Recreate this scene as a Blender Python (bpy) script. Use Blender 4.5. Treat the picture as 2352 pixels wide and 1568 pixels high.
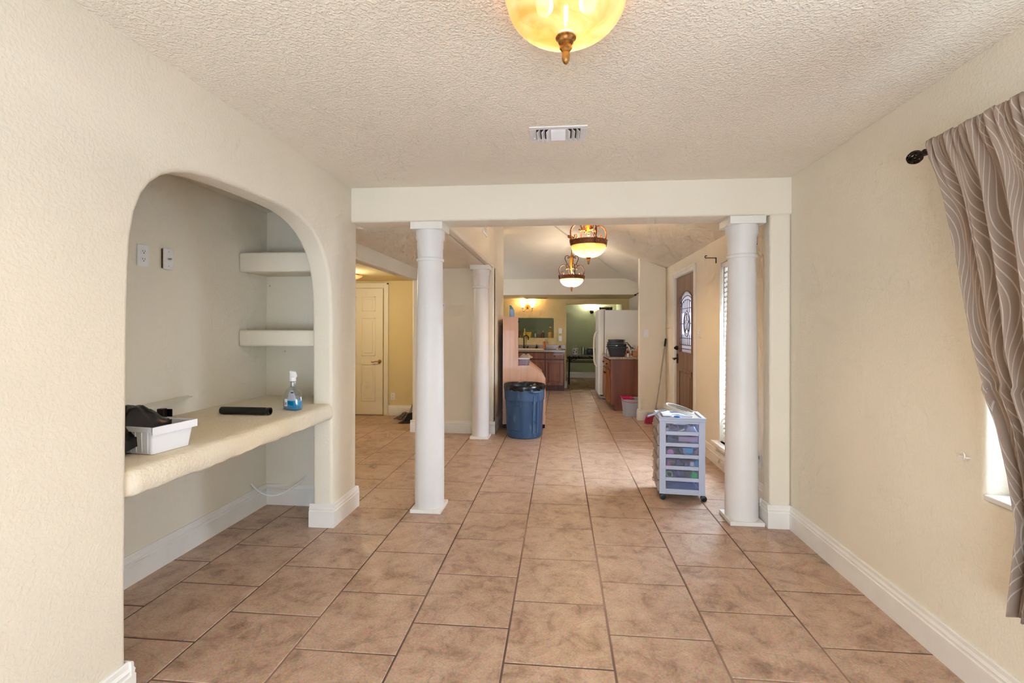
import bpy, bmesh, math, random
from mathutils import Vector, Matrix, noise as mnoise

random.seed(7)
S = bpy.context.scene
for o in list(bpy.data.objects):
    bpy.data.objects.remove(o)
COL = S.collection
PI = math.pi

# ------------------------------------------------------------------ camera
CAM_H = 1.3842
YAW, PITCH, ROLL = .0926, .0021, .0029
FPX, CXP, CYP = 1098.33, 1183.85, 753.14
_f = Vector((-math.sin(YAW) * math.cos(PITCH), math.cos(YAW) * math.cos(PITCH), math.sin(PITCH)))
_r = Vector((math.cos(YAW), math.sin(YAW), 0))
_u = _r.cross(_f)
_r2 = math.cos(ROLL) * _r + math.sin(ROLL) * _u
_u2 = -math.sin(ROLL) * _r + math.cos(ROLL) * _u
cam = bpy.data.cameras.new('camera')
cam_o = bpy.data.objects.new('camera', cam)
COL.objects.link(cam_o)
mx = Matrix((_r2, _u2, -_f)).transposed().to_4x4()
mx.translation = Vector((0, 0, CAM_H))
cam_o.matrix_world = mx
cam.sensor_fit = 'HORIZONTAL'
cam.sensor_width = 36
cam.lens = FPX / 2352 * 36
cam.shift_x = -(CXP - 1176) / 2352
cam.shift_y = (CYP - 784) / 2352
cam.clip_start = .05
S.camera = cam_o

# ------------------------------------------------------------------ world, lights, exposure
w = bpy.data.worlds.new('daylight')
S.world = w
w.use_nodes = True
bg = w.node_tree.nodes['Background']
bg.inputs[0].default_value = (.86, .93, 1, 1)
bg.inputs[1].default_value = .7
vs = S.view_settings
vs.view_transform = 'Standard'
vs.look = 'None'
vs.gamma = 1
vs.use_curve_mapping = False
vs.exposure = 1.2
S.cycles.max_bounces = 6
S.cycles.diffuse_bounces = 4
S.cycles.glossy_bounces = 3
S.cycles.transparent_max_bounces = 8
S.cycles.use_adaptive_sampling = True
S.cycles.adaptive_threshold = .09
S.cycles.adaptive_min_samples = 12
S.cycles.sample_clamp_indirect = 6
S.cycles.caustics_reflective = False
S.cycles.caustics_refractive = False

def area(name, loc, aim, sx, sy, power, col=(1, 1, 1)):
    l = bpy.data.lights.new(name, 'AREA')
    l.shape = 'RECTANGLE'
    l.size, l.size_y = sx, sy
    l.energy = power
    l.color = col
    o = bpy.data.objects.new(name, l)
    COL.objects.link(o)
    o.location = loc
    o.rotation_euler = Vector(aim).to_track_quat('-Z', 'Z' if abs(aim[2]) < .9 else 'Y').to_euler()
    return o

DAY = (.70, .85, 1)
area('added_back_daylight', (.0, -2.42, .72), (0, 1, .25), 2.3, 1.25, 66, DAY)  # added light, set low behind the camera to brighten the ceiling
area('daylight_side_window', (1.86, 1.27, 1.4), (-1, 0, 0), 1.3, 1.2, 15, DAY)
area('daylight_entry_window', (1.86, 4.6, 1.18), (-1, 0, 0), .76, 1.7, 125, DAY)
area('daylight_door_glass', (1.72, 6.36, 1.5), (-1, 0, 0), .55, .8, 4, DAY)
area('daylight_kitchen_window', (-2.45, 9.2, 1.45), (1, 0, 0), 1.1, 1.0, 10, DAY)  # added light out of view, brightens the kitchen header and vault

sun = bpy.data.lights.new('sun', 'SUN')  # added so its floor patch behind the camera bounces up to the ceiling
sun.energy = 24.0
sun.angle = math.radians(.6)
sun.color = (1, .95, .86)
sun_o = bpy.data.objects.new('sun', sun)
COL.objects.link(sun_o)
sun_o.rotation_euler = Vector((.06, .62, -.78)).to_track_quat('-Z', 'Y').to_euler()

def point(name, loc, power, col, r=.05):
    l = bpy.data.lights.new(name, 'POINT')
    l.energy = power
    l.color = col
    l.shadow_soft_size = r
    o = bpy.data.objects.new(name, l)
    COL.objects.link(o)
    o.location = loc
    return o

# ------------------------------------------------------------------ materials
def rgb(r, g, b):
    f = lambda c: c / 12.92 if c <= .04045 else ((c + .055) / 1.055) ** 2.4
    return (f(r / 255), f(g / 255), f(b / 255), 1)

MATS = {}
def mat(name, col=(200, 200, 200), rough=.5, metal=0, emit=None, estr=0, trans=0, alpha=1, spec=.5, coat=0,
        col2=None, nscale=8, ndetail=4, nlo=.35, nhi=.65, stretch=None, bump=0, bscale=80, bdist=.002, translucent=0, ior=1.45):
    if name in MATS:
        return MATS[name]
    m = bpy.data.materials.new(name)
    m.use_nodes = True
    nt = m.node_tree
    N, L = nt.nodes, nt.links
    b = N['Principled BSDF']
    out = N['Material Output']
    b.inputs['Base Color'].default_value = rgb(*col)
    b.inputs['Roughness'].default_value = rough
    b.inputs['Metallic'].default_value = metal
    b.inputs['Specular IOR Level'].default_value = spec
    b.inputs['IOR'].default_value = ior
    b.inputs['Coat Weight'].default_value = coat
    b.inputs['Transmission Weight'].default_value = trans
    b.inputs['Alpha'].default_value = alpha
    if emit:
        b.inputs['Emission Color'].default_value = rgb(*emit)
        b.inputs['Emission Strength'].default_value = estr
    geo = N.new('ShaderNodeNewGeometry')
    src = geo.outputs['Position']
    if stretch:
        mp = N.new('ShaderNodeMapping')
        mp.inputs['Scale'].default_value = stretch
        L.new(src, mp.inputs[0])
        src_c = mp.outputs[0]
    else:
        src_c = src
    if col2:
        n = N.new('ShaderNodeTexNoise')
        n.inputs['Scale'].default_value = nscale
        n.inputs['Detail'].default_value = ndetail
        L.new(src_c, n.inputs['Vector'])
        r = N.new('ShaderNodeValToRGB')
        r.color_ramp.elements[0].position = nlo
        r.color_ramp.elements[1].position = nhi
        r.color_ramp.elements[0].color = rgb(*col)
        r.color_ramp.elements[1].color = rgb(*col2)
        L.new(n.outputs['Fac'], r.inputs[0])
        L.new(r.outputs[0], b.inputs['Base Color'])
    if bump:
        n2 = N.new('ShaderNodeTexNoise')
        n2.inputs['Scale'].default_value = bscale
        n2.inputs['Detail'].default_value = 2
        L.new(src, n2.inputs['Vector'])
        bp = N.new('ShaderNodeBump')
        bp.inputs['Strength'].default_value = bump
        bp.inputs['Distance'].default_value = bdist
        L.new(n2.outputs['Fac'], bp.inputs['Height'])
        L.new(bp.outputs[0], b.inputs['Normal'])
    if translucent:
        t = N.new('ShaderNodeBsdfTranslucent')
        t.inputs[0].default_value = rgb(*col)
        mxs = N.new('ShaderNodeMixShader')
        mxs.inputs[0].default_value = translucent
        L.new(b.outputs[0], mxs.inputs[1])
        L.new(t.outputs[0], mxs.inputs[2])
        L.new(mxs.outputs[0], out.inputs[0])
    MATS[name] = m
    return m

def thin_glass(name, tint=(255, 255, 255), gloss=.08, rough=.03, body=None, bodyfac=0.0):
    """clear sheet: transparent + a little gloss (+ optional diffuse body)"""
    if name in MATS:
        return MATS[name]
    m = bpy.data.materials.new(name)
    m.use_nodes = True
    N, L = m.node_tree.nodes, m.node_tree.links
    N.remove(N['Principled BSDF'])
    out = N['Material Output']
    t = N.new('ShaderNodeBsdfTransparent')
    t.inputs[0].default_value = rgb(*tint)
    g = N.new('ShaderNodeBsdfGlossy')
    g.inputs['Roughness'].default_value = rough
    lw = N.new('ShaderNodeLayerWeight')
    lw.inputs[0].default_value = .35
    mr = N.new('ShaderNodeMapRange')
    mr.inputs[3].default_value = gloss * .4
    mr.inputs[4].default_value = min(1, gloss * 5)
    L.new(lw.outputs['Facing'], mr.inputs[0])
    a = N.new('ShaderNodeMixShader')
    L.new(mr.outputs[0], a.inputs[0])
    L.new(t.outputs[0], a.inputs[1])
    L.new(g.outputs[0], a.inputs[2])
    last = a
    if body:
        d = N.new('ShaderNodeBsdfDiffuse')
        d.inputs[0].default_value = rgb(*body)
        tl = N.new('ShaderNodeBsdfTranslucent')
        tl.inputs[0].default_value = rgb(*body)
        dm = N.new('ShaderNodeMixShader')
        dm.inputs[0].default_value = .5
        L.new(d.outputs[0], dm.inputs[1])
        L.new(tl.outputs[0], dm.inputs[2])
        c = N.new('ShaderNodeMixShader')
        c.inputs[0].default_value = bodyfac
        L.new(a.outputs[0], c.inputs[1])
        L.new(dm.outputs[0], c.inputs[2])
        last = c
    L.new(last.outputs[0], out.inputs[0])
    MATS[name] = m
    return m

def plaster(name, col, bump=.5, scale=70, dist=.004, rough=.75, spec=.3, col2=None):
    """orange-peel / knock-down plaster"""
    if name in MATS:
        return MATS[name]
    m = mat(name, col, rough=rough, spec=spec, col2=col2 or tuple(c * .975 for c in col), nscale=1.1, ndetail=2)
    N, L = m.node_tree.nodes, m.node_tree.links
    b = N['Principled BSDF']
    geo = N.new('ShaderNodeNewGeometry')
    n1 = N.new('ShaderNodeTexNoise')
    n1.inputs['Scale'].default_value = scale
    n1.inputs['Detail'].default_value = 1.5
    n1.inputs['Distortion'].default_value = .3
    L.new(geo.outputs['Position'], n1.inputs['Vector'])
    r = N.new('ShaderNodeValToRGB')
    r.color_ramp.elements[0].position = .42
    r.color_ramp.elements[1].position = .62
    L.new(n1.outputs['Fac'], r.inputs[0])
    bp = N.new('ShaderNodeBump')
    bp.inputs['Strength'].default_value = bump
    bp.inputs['Distance'].default_value = dist
    L.new(r.outputs[0], bp.inputs['Height'])
    L.new(bp.outputs[0], b.inputs['Normal'])
    return m

WALL = plaster('cream wall plaster', (238, 229, 211), bump=.15, scale=85)
WALL_Y = plaster('yellow hall plaster', (232, 212, 160), bump=.2, scale=85)
WALL_G = plaster('sage green plaster', (190, 196, 158), bump=.2, scale=60)
CEIL = plaster('knock-down ceiling', (244, 235, 219), bump=.5, scale=90, dist=.005)
COUNTER_P = plaster('troweled counter plaster', (235, 226, 208), bump=.22, scale=70, dist=.006, col2=(230, 214, 186))
TRIM = mat('white trim paint', (240, 236, 230), rough=.35, col2=(234, 229, 222), nscale=6)
COLUMN = mat('white column paint', (229, 226, 224), rough=.42, col2=(224, 220, 218), nscale=2.5, bump=.05, bscale=30)
WHITEPL = mat('white plastic', (238, 236, 236), rough=.3)
BLACKPL = mat('black plastic', (22, 22, 24), rough=.35)
BLACKMT = mat('black metal', (28, 25, 24), rough=.45, metal=.6)
BRONZE = mat('oil rubbed bronze', (48, 38, 32), rough=.4, metal=.8)
GROUT = mat('grout', (104, 82, 74), rough=.9, col2=(168, 138, 120), nscale=.55, ndetail=2, nlo=.45, nhi=.62)

def tile_mat():
    m = bpy.data.materials.new('mottled tan floor tile')
    m.use_nodes = True
    N, L = m.node_tree.nodes, m.node_tree.links
    b = N['Principled BSDF']
    tc = N.new('ShaderNodeTexCoord')
    oi = N.new('ShaderNodeObjectInfo')
    mul = N.new('ShaderNodeMath'); mul.operation = 'MULTIPLY'; mul.inputs[1].default_value = 37.0
    L.new(oi.outputs['Random'], mul.inputs[0])
    add = N.new('ShaderNodeVectorMath'); add.operation = 'ADD'
    cmb = N.new('ShaderNodeCombineXYZ')
    L.new(mul.outputs[0], cmb.inputs[2]); L.new(mul.outputs[0], cmb.inputs[0])
    L.new(tc.outputs['Object'], add.inputs[0]); L.new(cmb.outputs[0], add.inputs[1])
    n1 = N.new('ShaderNodeTexNoise')
    n1.inputs['Scale'].default_value = 7.5; n1.inputs['Detail'].default_value = 9
    n1.inputs['Roughness'].default_value = .72; n1.inputs['Distortion'].default_value = .5
    L.new(add.outputs[0], n1.inputs['Vector'])
    r1 = N.new('ShaderNodeValToRGB')
    e = r1.color_ramp.elements
    e[0].position = .3; e[0].color = rgb(134, 102, 82)
    e[1].position = .68; e[1].color = rgb(202, 172, 148)
    k = e.new(.46); k.color = rgb(180, 146, 122)
    L.new(n1.outputs['Fac'], r1.inputs[0])
    n2 = N.new('ShaderNodeTexNoise')
    n2.inputs['Scale'].default_value = 110; n2.inputs['Detail'].default_value = 3
    L.new(add.outputs[0], n2.inputs['Vector'])
    mx = N.new('ShaderNodeMix'); mx.data_type = 'RGBA'; mx.blend_type = 'OVERLAY'
    mx.inputs[0].default_value = .6
    L.new(r1.outputs[0], mx.inputs[6]); L.new(n2.outputs['Color'], mx.inputs[7])
    hs = N.new('ShaderNodeHueSaturation'); hs.inputs['Saturation'].default_value = .92
    L.new(mx.outputs[2], hs.inputs['Color'])
    # thin darker veins
    v = N.new('ShaderNodeTexVoronoi'); v.feature = 'DISTANCE_TO_EDGE'; v.inputs['Scale'].default_value = 3.2
    ds = N.new('ShaderNodeMix'); ds.data_type = 'RGBA'; ds.inputs[0].default_value = .16
    L.new(add.outputs[0], ds.inputs[6]); L.new(n1.outputs['Color'], ds.inputs[7])
    L.new(ds.outputs[2], v.inputs['Vector'])
    vr = N.new('ShaderNodeMapRange'); vr.inputs[1].default_value = 0; vr.inputs[2].default_value = .018
    vr.inputs[3].default_value = .8; vr.inputs[4].default_value = 1
    L.new(v.outputs['Distance'], vr.inputs[0])
    mm = N.new('ShaderNodeMix'); mm.data_type = 'RGBA'; mm.blend_type = 'MULTIPLY'; mm.inputs[0].default_value = 1
    L.new(hs.outputs[0], mm.inputs[6]); L.new(vr.outputs[0], mm.inputs[7])
    L.new(mm.outputs[2], b.inputs['Base Color'])
    rr = N.new('ShaderNodeMapRange'); rr.inputs[3].default_value = .3; rr.inputs[4].default_value = .5
    L.new(n1.outputs['Fac'], rr.inputs[0]); L.new(rr.outputs[0], b.inputs['Roughness'])
    bp = N.new('ShaderNodeBump'); bp.inputs['Strength'].default_value = .12; bp.inputs['Distance'].default_value = .003
    L.new(n2.outputs['Fac'], bp.inputs['Height']); L.new(bp.outputs[0], b.inputs['Normal'])
    b.inputs['Specular IOR Level'].default_value = .55
    return m
TILE = tile_mat()

def wood(name, dark, light, axis='z', scale=18, rough=.4):
    st = {'z': (1, 1, .06), 'x': (.06, 1, 1), 'y': (1, .06, 1)}[axis]
    return mat(name, dark, rough=rough, col2=light, nscale=scale, ndetail=6, nlo=.3, nhi=.7, stretch=st, coat=.15)
CHERRY = wood('cherry cabinet wood', (74, 36, 20), (128, 70, 42))
CHERRY_L = wood('orange oak cabinet wood', (116, 60, 22), (170, 100, 44))
CHERRY_S = wood('cherry side panel', (98, 48, 28), (146, 86, 58), scale=9)
DOORWOOD = wood('brown door wood', (104, 70, 50), (140, 102, 76), scale=14)
PINKLAM = wood('pink beige laminate', (196, 150, 124), (212, 168, 142), scale=22, rough=.5)
GRANITE = mat('speckled granite', (70, 52, 46), rough=.22, col2=(206, 178, 156), nscale=140, ndetail=3, nlo=.42, nhi=.56)
GOLD = mat('antique gold', (176, 126, 58), rough=.38, metal=.55, col2=(112, 70, 30), nscale=60)
AGED = mat('aged bronze band', (150, 92, 52), rough=.5, metal=.35, col2=(96, 58, 34), nscale=90, bump=.6, bscale=160, bdist=.003)
IRON = mat('scrolled iron', (96, 62, 40), rough=.45, metal=.6)

# ------------------------------------------------------------------ mesh helpers
class MB:
    def __init__(self):
        self.bm = bmesh.new()
    def box(self, x0, x1, y0, y1, z0, z1, bev=0, seg=2, rot=None, piv=None):
        b2 = bmesh.new()
        bmesh.ops.create_cube(b2, size=1)
        for v in b2.verts:
            v.co = Vector(((x0 + x1) / 2 + v.co.x * (x1 - x0), (y0 + y1) / 2 + v.co.y * (y1 - y0), (z0 + z1) / 2 + v.co.z * (z1 - z0)))
        if bev:
            bev = min(bev, .49 * min(abs(x1 - x0), abs(y1 - y0), abs(z1 - z0)))
            bmesh.ops.bevel(b2, geom=b2.edges[:], offset=bev, segments=seg, affect='EDGES', profile=.5)
        if rot is not None:
            c = Vector(piv) if piv else Vector(((x0 + x1) / 2, (y0 + y1) / 2, (z0 + z1) / 2))
            for v in b2.verts:
                v.co = rot @ (v.co - c) + c
        self._merge(b2)
        return self
    def _merge(self, b2):
        tmp = bpy.data.meshes.new('t')
        b2.to_mesh(tmp); b2.free()
        self.bm.from_mesh(tmp)
        bpy.data.meshes.remove(tmp)
    def poly(self, pts, d, bev=0, seg=3):
        """closed 3-D outline extruded by vector d; bev rounds every long edge"""
        b2 = bmesh.new()
        vs = [b2.verts.new(p) for p in pts]
        f = b2.faces.new(vs)
        r = bmesh.ops.extrude_face_region(b2, geom=[f])
        bmesh.ops.translate(b2, vec=Vector(d), verts=[e for e in r['geom'] if isinstance(e, bmesh.types.BMVert)])
        bmesh.ops.recalc_face_normals(b2, faces=b2.faces[:])
        if bev:
            caps = [q for q in b2.faces if len(q.verts) == len(pts)]
            es = set()
            for q in caps:
                es.update(q.edges)
            bmesh.ops.bevel(b2, geom=list(es), offset=bev, segments=seg, affect='EDGES', profile=.5)
        self._merge(b2)
        return self
    def lathe(self, prof, c=(0, 0, 0), n=32, axis='z', fn=None, cap=False):
        """prof = [(r, h)]; fn(angle, r, h) -> r for fluting"""
        rings = []
        c = Vector(c)
        bm = self.bm
        for (r, h) in prof:
            ring = []
            for k in range(n):
                a = 2 * PI * k / n
                rr = fn(a, r, h) if fn else r
                p = (rr * math.cos(a), rr * math.sin(a), h)
                if axis == 'x': p = (p[2], p[0], p[1])
                elif axis == 'y': p = (p[0], p[2], p[1])
                ring.append(bm.verts.new(c + Vector(p)))
            rings.append(ring)
        fs = []
        for a, b in zip(rings, rings[1:]):
            for k in range(n):
                fs.append(bm.faces.new((a[k], a[(k + 1) % n], b[(k + 1) % n], b[k])))
        if cap or prof[0][0] > 1e-4:
            if cap: bm.faces.new(rings[0][::-1])
        if cap: bm.faces.new(rings[-1])
        return self
    def tube(self, pts, r, n=8, closed=False, taper=None, cap=True):
        pts = [Vector(p) for p in pts]
        bm = self.bm
        rings = []
        up = Vector((0, 0, 1))
        m = len(pts)
        prev = None
        for i, p in enumerate(pts):
            a = pts[(i - 1) % m] if closed or i > 0 else p
            b = pts[(i + 1) % m] if closed or i < m - 1 else p
            t = (b - a).normalized()
            if prev is None:
                ref = up if abs(t.z) < .9 else Vector((1, 0, 0))
                s = t.cross(ref).normalized()
            else:
                s = (prev - t * prev.dot(t))
                s = s.normalized() if s.length > 1e-6 else t.cross(up).normalized()
            prev = s
            q = t.cross(s)
            rr = r * (taper(i / max(1, m - 1)) if taper else 1)
            rings.append([bm.verts.new(p + s * (rr * math.cos(2 * PI * k / n)) + q * (rr * math.sin(2 * PI * k / n))) for k in range(n)])
        seq = list(zip(rings, rings[1:])) + ([(rings[-1], rings[0])] if closed else [])
        for a, b in seq:
            for k in range(n):
                bm.faces.new((a[k], a[(k + 1) % n], b[(k + 1) % n], b[k]))
        if not closed and cap:
            bm.faces.new(rings[0][::-1]); bm.faces.new(rings[-1])
        return self
    def sphere(self, c, r, n=16, m=10, sc=(1, 1, 1)):
        b2 = bmesh.new()
        bmesh.ops.create_uvsphere(b2, u_segments=n, v_segments=m, radius=r)
        for v in b2.verts:
            v.co = Vector((v.co.x * sc[0], v.co.y * sc[1], v.co.z * sc[2])) + Vector(c)
        self._merge(b2)
        return self
    def quad(self, *p):
        self.bm.faces.new([self.bm.verts.new(q) for q in p])
        return self
    def build(self, name, m, parent=None, smooth=True, angle=38, tag=None, **kw):
        me = bpy.data.meshes.new(name)
        bmesh.ops.recalc_face_normals(self.bm, faces=self.bm.faces[:]) if kw.get('recalc', True) else None
        self.bm.to_mesh(me); self.bm.free()
        if m: me.materials.append(m)
        if smooth:
            for p in me.polygons: p.use_smooth = True
            me.set_sharp_from_angle(angle=math.radians(angle))
        o = bpy.data.objects.new(name, me)
        COL.objects.link(o)
        if parent is not None:
            o.parent = parent
            o.matrix_parent_inverse = Matrix.Identity(4) if kw.get('local') else Matrix.Translation(parent.location).inverted() if parent.rotation_euler.z == 0 else (Matrix.Translation(parent.location) @ parent.rotation_euler.to_matrix().to_4x4()).inverted()
        if tag:
            settag(o, *tag)
        if kw.get('kind'): o['kind'] = kw['kind']
        if kw.get('label'): o['label'] = kw['label']
        return o

def settag(o, label, cat, group=None, kind=None):
    o['label'] = label; o['category'] = cat
    if group: o['group'] = group
    if kind: o['kind'] = kind
    return o

def thing(name, label, cat, loc=(0, 0, 0), group=None, rz=0, kind=None):
    o = bpy.data.objects.new(name, None)
    COL.objects.link(o)
    o.empty_display_size = .05
    o.location = loc
    o.rotation_euler = (0, 0, rz)
    return settag(o, label, cat, group, kind)

def structure(o):
    o['kind'] = 'structure'
    return o

def arc(c, r, a0, a1, n, plane='xz', y=0):
    out = []
    for k in range(n + 1):
        a = math.radians(a0 + (a1 - a0) * k / n)
        u, v = c[0] + r * math.cos(a), c[1] + r * math.sin(a)
        out.append({'xz': (u, y, v), 'yz': (y, u, v), 'xy': (u, v, y)}[plane])
    return out

# ------------------------------------------------------------------ dimensions (metres)
XR, XL, HC, YB = 1.609, -1.580, 2.449, 3.502
ZB = 2.19
T = .457
TX0, TY0 = -.2305, 1.9754
NB = -2.31            # back of the recessed desk
XS = -.868            # wall line under the soffit
YBACK = -2.3

# ------------------------------------------------------------------ floor and tiles
floor = structure(MB().box(-4.2, 1.75, YBACK - .1, 14.0, -.12, -.0025).build('floor', GROUT, smooth=False))
floor['label'] = 'tan mottled square tile floor laid in running bond with brown grout'
def tile_bm(sx, sy):
    mb = MB()
    g = .0042
    b2 = bmesh.new()
    bmesh.ops.create_cube(b2, size=1)
    for v in b2.verts:
        v.co = Vector((v.co.x * (sx - 2 * g), v.co.y * (sy - 2 * g), v.co.z * .008 - .004))
    top = [e for e in b2.edges if all(v.co.z > -.001 for v in e.verts)]
    bmesh.ops.bevel(b2, geom=top, offset=.0022, segments=1, affect='EDGES')
    mb._merge(b2)
    return mb
t0 = tile_bm(T, T).build('tile', TILE, floor, smooth=False)
tile_mesh = t0.data
first = True
def tile_seen(cx, cy):
    if cy < .75: return False
    if cx < -1.7 and cy < 1.2: return False
    if cx < -2.6 and cy < 3.9: return False
    if cx > XR: return False
    if cx < -.95 and cy > 6.6 and cx > -1.8: return False
    if cx < -1.1 and cy > 7.6: return False
    return True
stuff = MB()
for i in range(-8, 4):
    for n in range(-4, 28):
        off = 0 if i % 2 == 0 else .5
        cx = TX0 + (i + .5) * T
        cy = TY0 + (n + off + .5) * T
        if cy > 13.9 or cx < -4.1: continue
        if cy < 9.2 and tile_seen(cx, cy):
            if first:
                o = t0; first = False
            else:
                o = t0.copy(); COL.objects.link(o)
            o.matrix_parent_inverse = Matrix.Identity(4)
            o.parent = floor
            o.location = (cx, cy, 0)
        else:
            g = .0042
            stuff.box(cx - T / 2 + g, cx + T / 2 - g, cy - T / 2 + g, cy + T / 2 - g, -.008, 0)
so = stuff.build('tile_field', TILE, floor, smooth=False, kind='stuff')

# ------------------------------------------------------------------ shell: near room
# left wall with the arched opening (profile in y, z)
AR = [(1.622, 0), (1.618, .45), (1.620, .9), (1.622, 1.40), (1.626, 1.60), (1.634, 1.72), (1.652, 1.82), (1.682, 1.895), (1.722, 1.95),
      (1.775, 1.995), (1.84, 2.028), (1.92, 2.052), (2.04, 2.072), (2.27, 2.085), (2.53, 2.087), (2.68, 2.082), (2.79, 2.066), (2.88, 2.038),
      (2.955, 2.00), (3.02, 1.955), (3.075, 1.90), (3.118, 1.835), (3.15, 1.76), (3.172, 1.67), (3.184, 1.56), (3.19, 1.40), (3.196, .9), (3.204, .45), (3.208, 0)]
def left_wall():
    b2 = bmesh.new()
    out = [(YBACK, 0)] + AR + [(3.60, 0), (3.60, HC), (YBACK, HC)]
    vs = [b2.verts.new((XL, y, z)) for y, z in out]
    f = b2.faces.new(vs)
    r = bmesh.ops.extrude_face_region(b2, geom=[f])
    bmesh.ops.translate(b2, vec=(-.14, 0, 0), verts=[e for e in r['geom'] if isinstance(e, bmesh.types.BMVert)])
    bmesh.ops.recalc_face_normals(b2, faces=b2.faces[:])
    es = []
    for e in b2.edges:
        a, b = e.verts
        onf = abs(a.co.x - b.co.x) < 1e-6
        inr = lambda v: 1.6 < v.co.y < 3.3
        if onf and inr(a) and inr(b) and not (a.co.z == 0 and b.co.z == 0): es.append(e)
        if abs(a.co.y - 3.6) < 1e-5 and abs(b.co.y - 3.6) < 1e-5 and onf and a.co.z != b.co.z: es.append(e)
    bmesh.ops.bevel(b2, geom=es, offset=.022, segments=4, affect='EDGES', profile=.5)
    mb = MB(); mb._merge(b2)
    return mb
structure(left_wall().build('wall_left', WALL, angle=50))
mb = MB().box(NB - .12, NB, 1.22, 3.72, 0, HC)                       # recess: back, ends, top
mb.box(NB, XL - .14, 3.585, 3.70, 0, HC)
mb.box(NB, XL - .14, 1.22, 1.34, 0, HC)
mb.box(NB, XL - .14, 1.34, 3.585, 2.3, HC)
structure(mb.build('wall_recess', WALL, smooth=False))
structure(MB().box(-1.75, 1.75, YBACK - .1, 3.72, HC, HC + .12).build('ceiling', CEIL, smooth=False))
# right wall: three windows / door openings
def wall_with_holes(name, x0, x1, ya, yb, z0, z1, holes, m, bev=0):
    """wall slab normal to x, cut into boxes around rectangular holes (sorted by y)"""
    mb = MB()
    y = ya
    for (h0, h1, b0, b1) in holes:
        mb.box(x0, x1, y, h0, z0, z1)
        if b0 > z0: mb.box(x0, x1, h0, h1, z0, b0)
        if b1 < z1: mb.box(x0, x1, h0, h1, b1, z1)
        y = h1
    mb.box(x0, x1, y, yb, z0, z1)
    return mb
WN = (.56, 1.98, .745, 2.03)       # near window
WE = (4.2, 5.0, .255, 2.055)       # entry window
def near_right_wall():
    mb = MB()
    for outl in ([(1.27, 0), (YB, 0), (YB, HC), (1.27, HC), (1.27, WN[3]), (WN[1], WN[3]), (WN[1], WN[2]), (1.27, WN[2])],
                 [(1.27, 0), (YBACK, 0), (YBACK, HC), (1.27, HC), (1.27, WN[3]), (WN[0], WN[3]), (WN[0], WN[2]), (1.27, WN[2])]):
        b2 = bmesh.new()
        f = b2.faces.new([b2.verts.new((XR, y, z)) for y, z in outl])
        r = bmesh.ops.extrude_face_region(b2, geom=[f])
        bmesh.ops.translate(b2, vec=(.2, 0, 0), verts=[e for e in r['geom'] if isinstance(e, bmesh.types.BMVert)])
        bmesh.ops.recalc_face_normals(b2, faces=b2.faces[:])
        inh = lambda v: WN[0] - .01 < v.co.y < WN[1] + .01 and WN[2] - .01 < v.co.z < WN[3] + .01 and abs(v.co.x - XR) < 1e-4
        es = [e for e in b2.edges if inh(e.verts[0]) and inh(e.verts[1])]
        es = [e for e in es if abs(e.verts[0].co.y - 1.27) + abs(e.verts[1].co.y - 1.27) > .01]
        bmesh.ops.bevel(b2, geom=es, offset=.028, segments=4, affect='EDGES', profile=.5)
        mb._merge(b2)
    return mb
structure(near_right_wall().build('wall_right', WALL, angle=50))
structure(wall_with_holes('wall_entry', XR, XR + .20, YB, 9.9, 0, 2.7, [WE, (5.92, 6.86, 0, 2.10)], WALL).build('wall_entry', WALL, smooth=False))
structure(wall_with_holes('wall_kitchen', XR, XR + .20, 9.9, 14, 0, 2.7, [], WALL).build('wall_kitchen', WALL, smooth=False))
# unseen back wall; glass doors added, floor-length so low light lifts the ceiling
mb = MB().box(-1.75, -1.15, YBACK - .1, YBACK, 0, HC).box(1.15, 1.75, YBACK - .1, YBACK, 0, HC)
mb.box(-1.15, 1.15, YBACK - .1, YBACK, 2.1, HC)
structure(mb.build('wall_back', WALL, smooth=False))
CLEAR = thin_glass('window glass', (250, 253, 255), .06)
wb = structure(MB().box(-1.15, -1.09, YBACK - .08, YBACK - .03, 0, 2.1).box(1.09, 1.15, YBACK - .08, YBACK - .03, 0, 2.1)
               .box(-1.09, 1.09, YBACK - .08, YBACK - .03, 0, .06).box(-1.09, 1.09, YBACK - .08, YBACK - .03, 2.04, 2.1)
               .box(-.03, .03, YBACK - .08, YBACK - .03, .06, 2.04).build('window_added', WHITEPL, smooth=False))
MB().box(-1.09, -.03, YBACK - .06, YBACK - .055, .06, 2.04).build('pane', CLEAR, wb, smooth=False)
MB().box(.03, 1.09, YBACK - .06, YBACK - .055, .06, 2.04).build('pane', CLEAR, wb, smooth=False)

# beam over the columns, rounded lower edges
_rb = .022
_bp = [(YB, HC), (YB, ZB + _rb)] + [(YB + _rb - _rb * math.cos(math.radians(q)), ZB + _rb - _rb * math.sin(math.radians(q))) for q in (22.5, 45, 67.5)] + [(YB + _rb, ZB), (YB + .235, ZB), (YB + .235, HC)]
structure(MB().poly([(XL, y, z) for y, z in _bp], (XR - XL, 0, 0)).build('beam_header', WALL, angle=30))
# right pilaster under the beam
structure(MB().box(1.468, XR, YB + .0, YB + .12, 0, ZB + .01, bev=0).build('wall_pilaster', WALL, smooth=False))
bv = bpy.data.objects['wall_pilaster'].modifiers.new('round', 'BEVEL'); bv.width = .02; bv.segments = 4; bv.limit_method = 'ANGLE'

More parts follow.
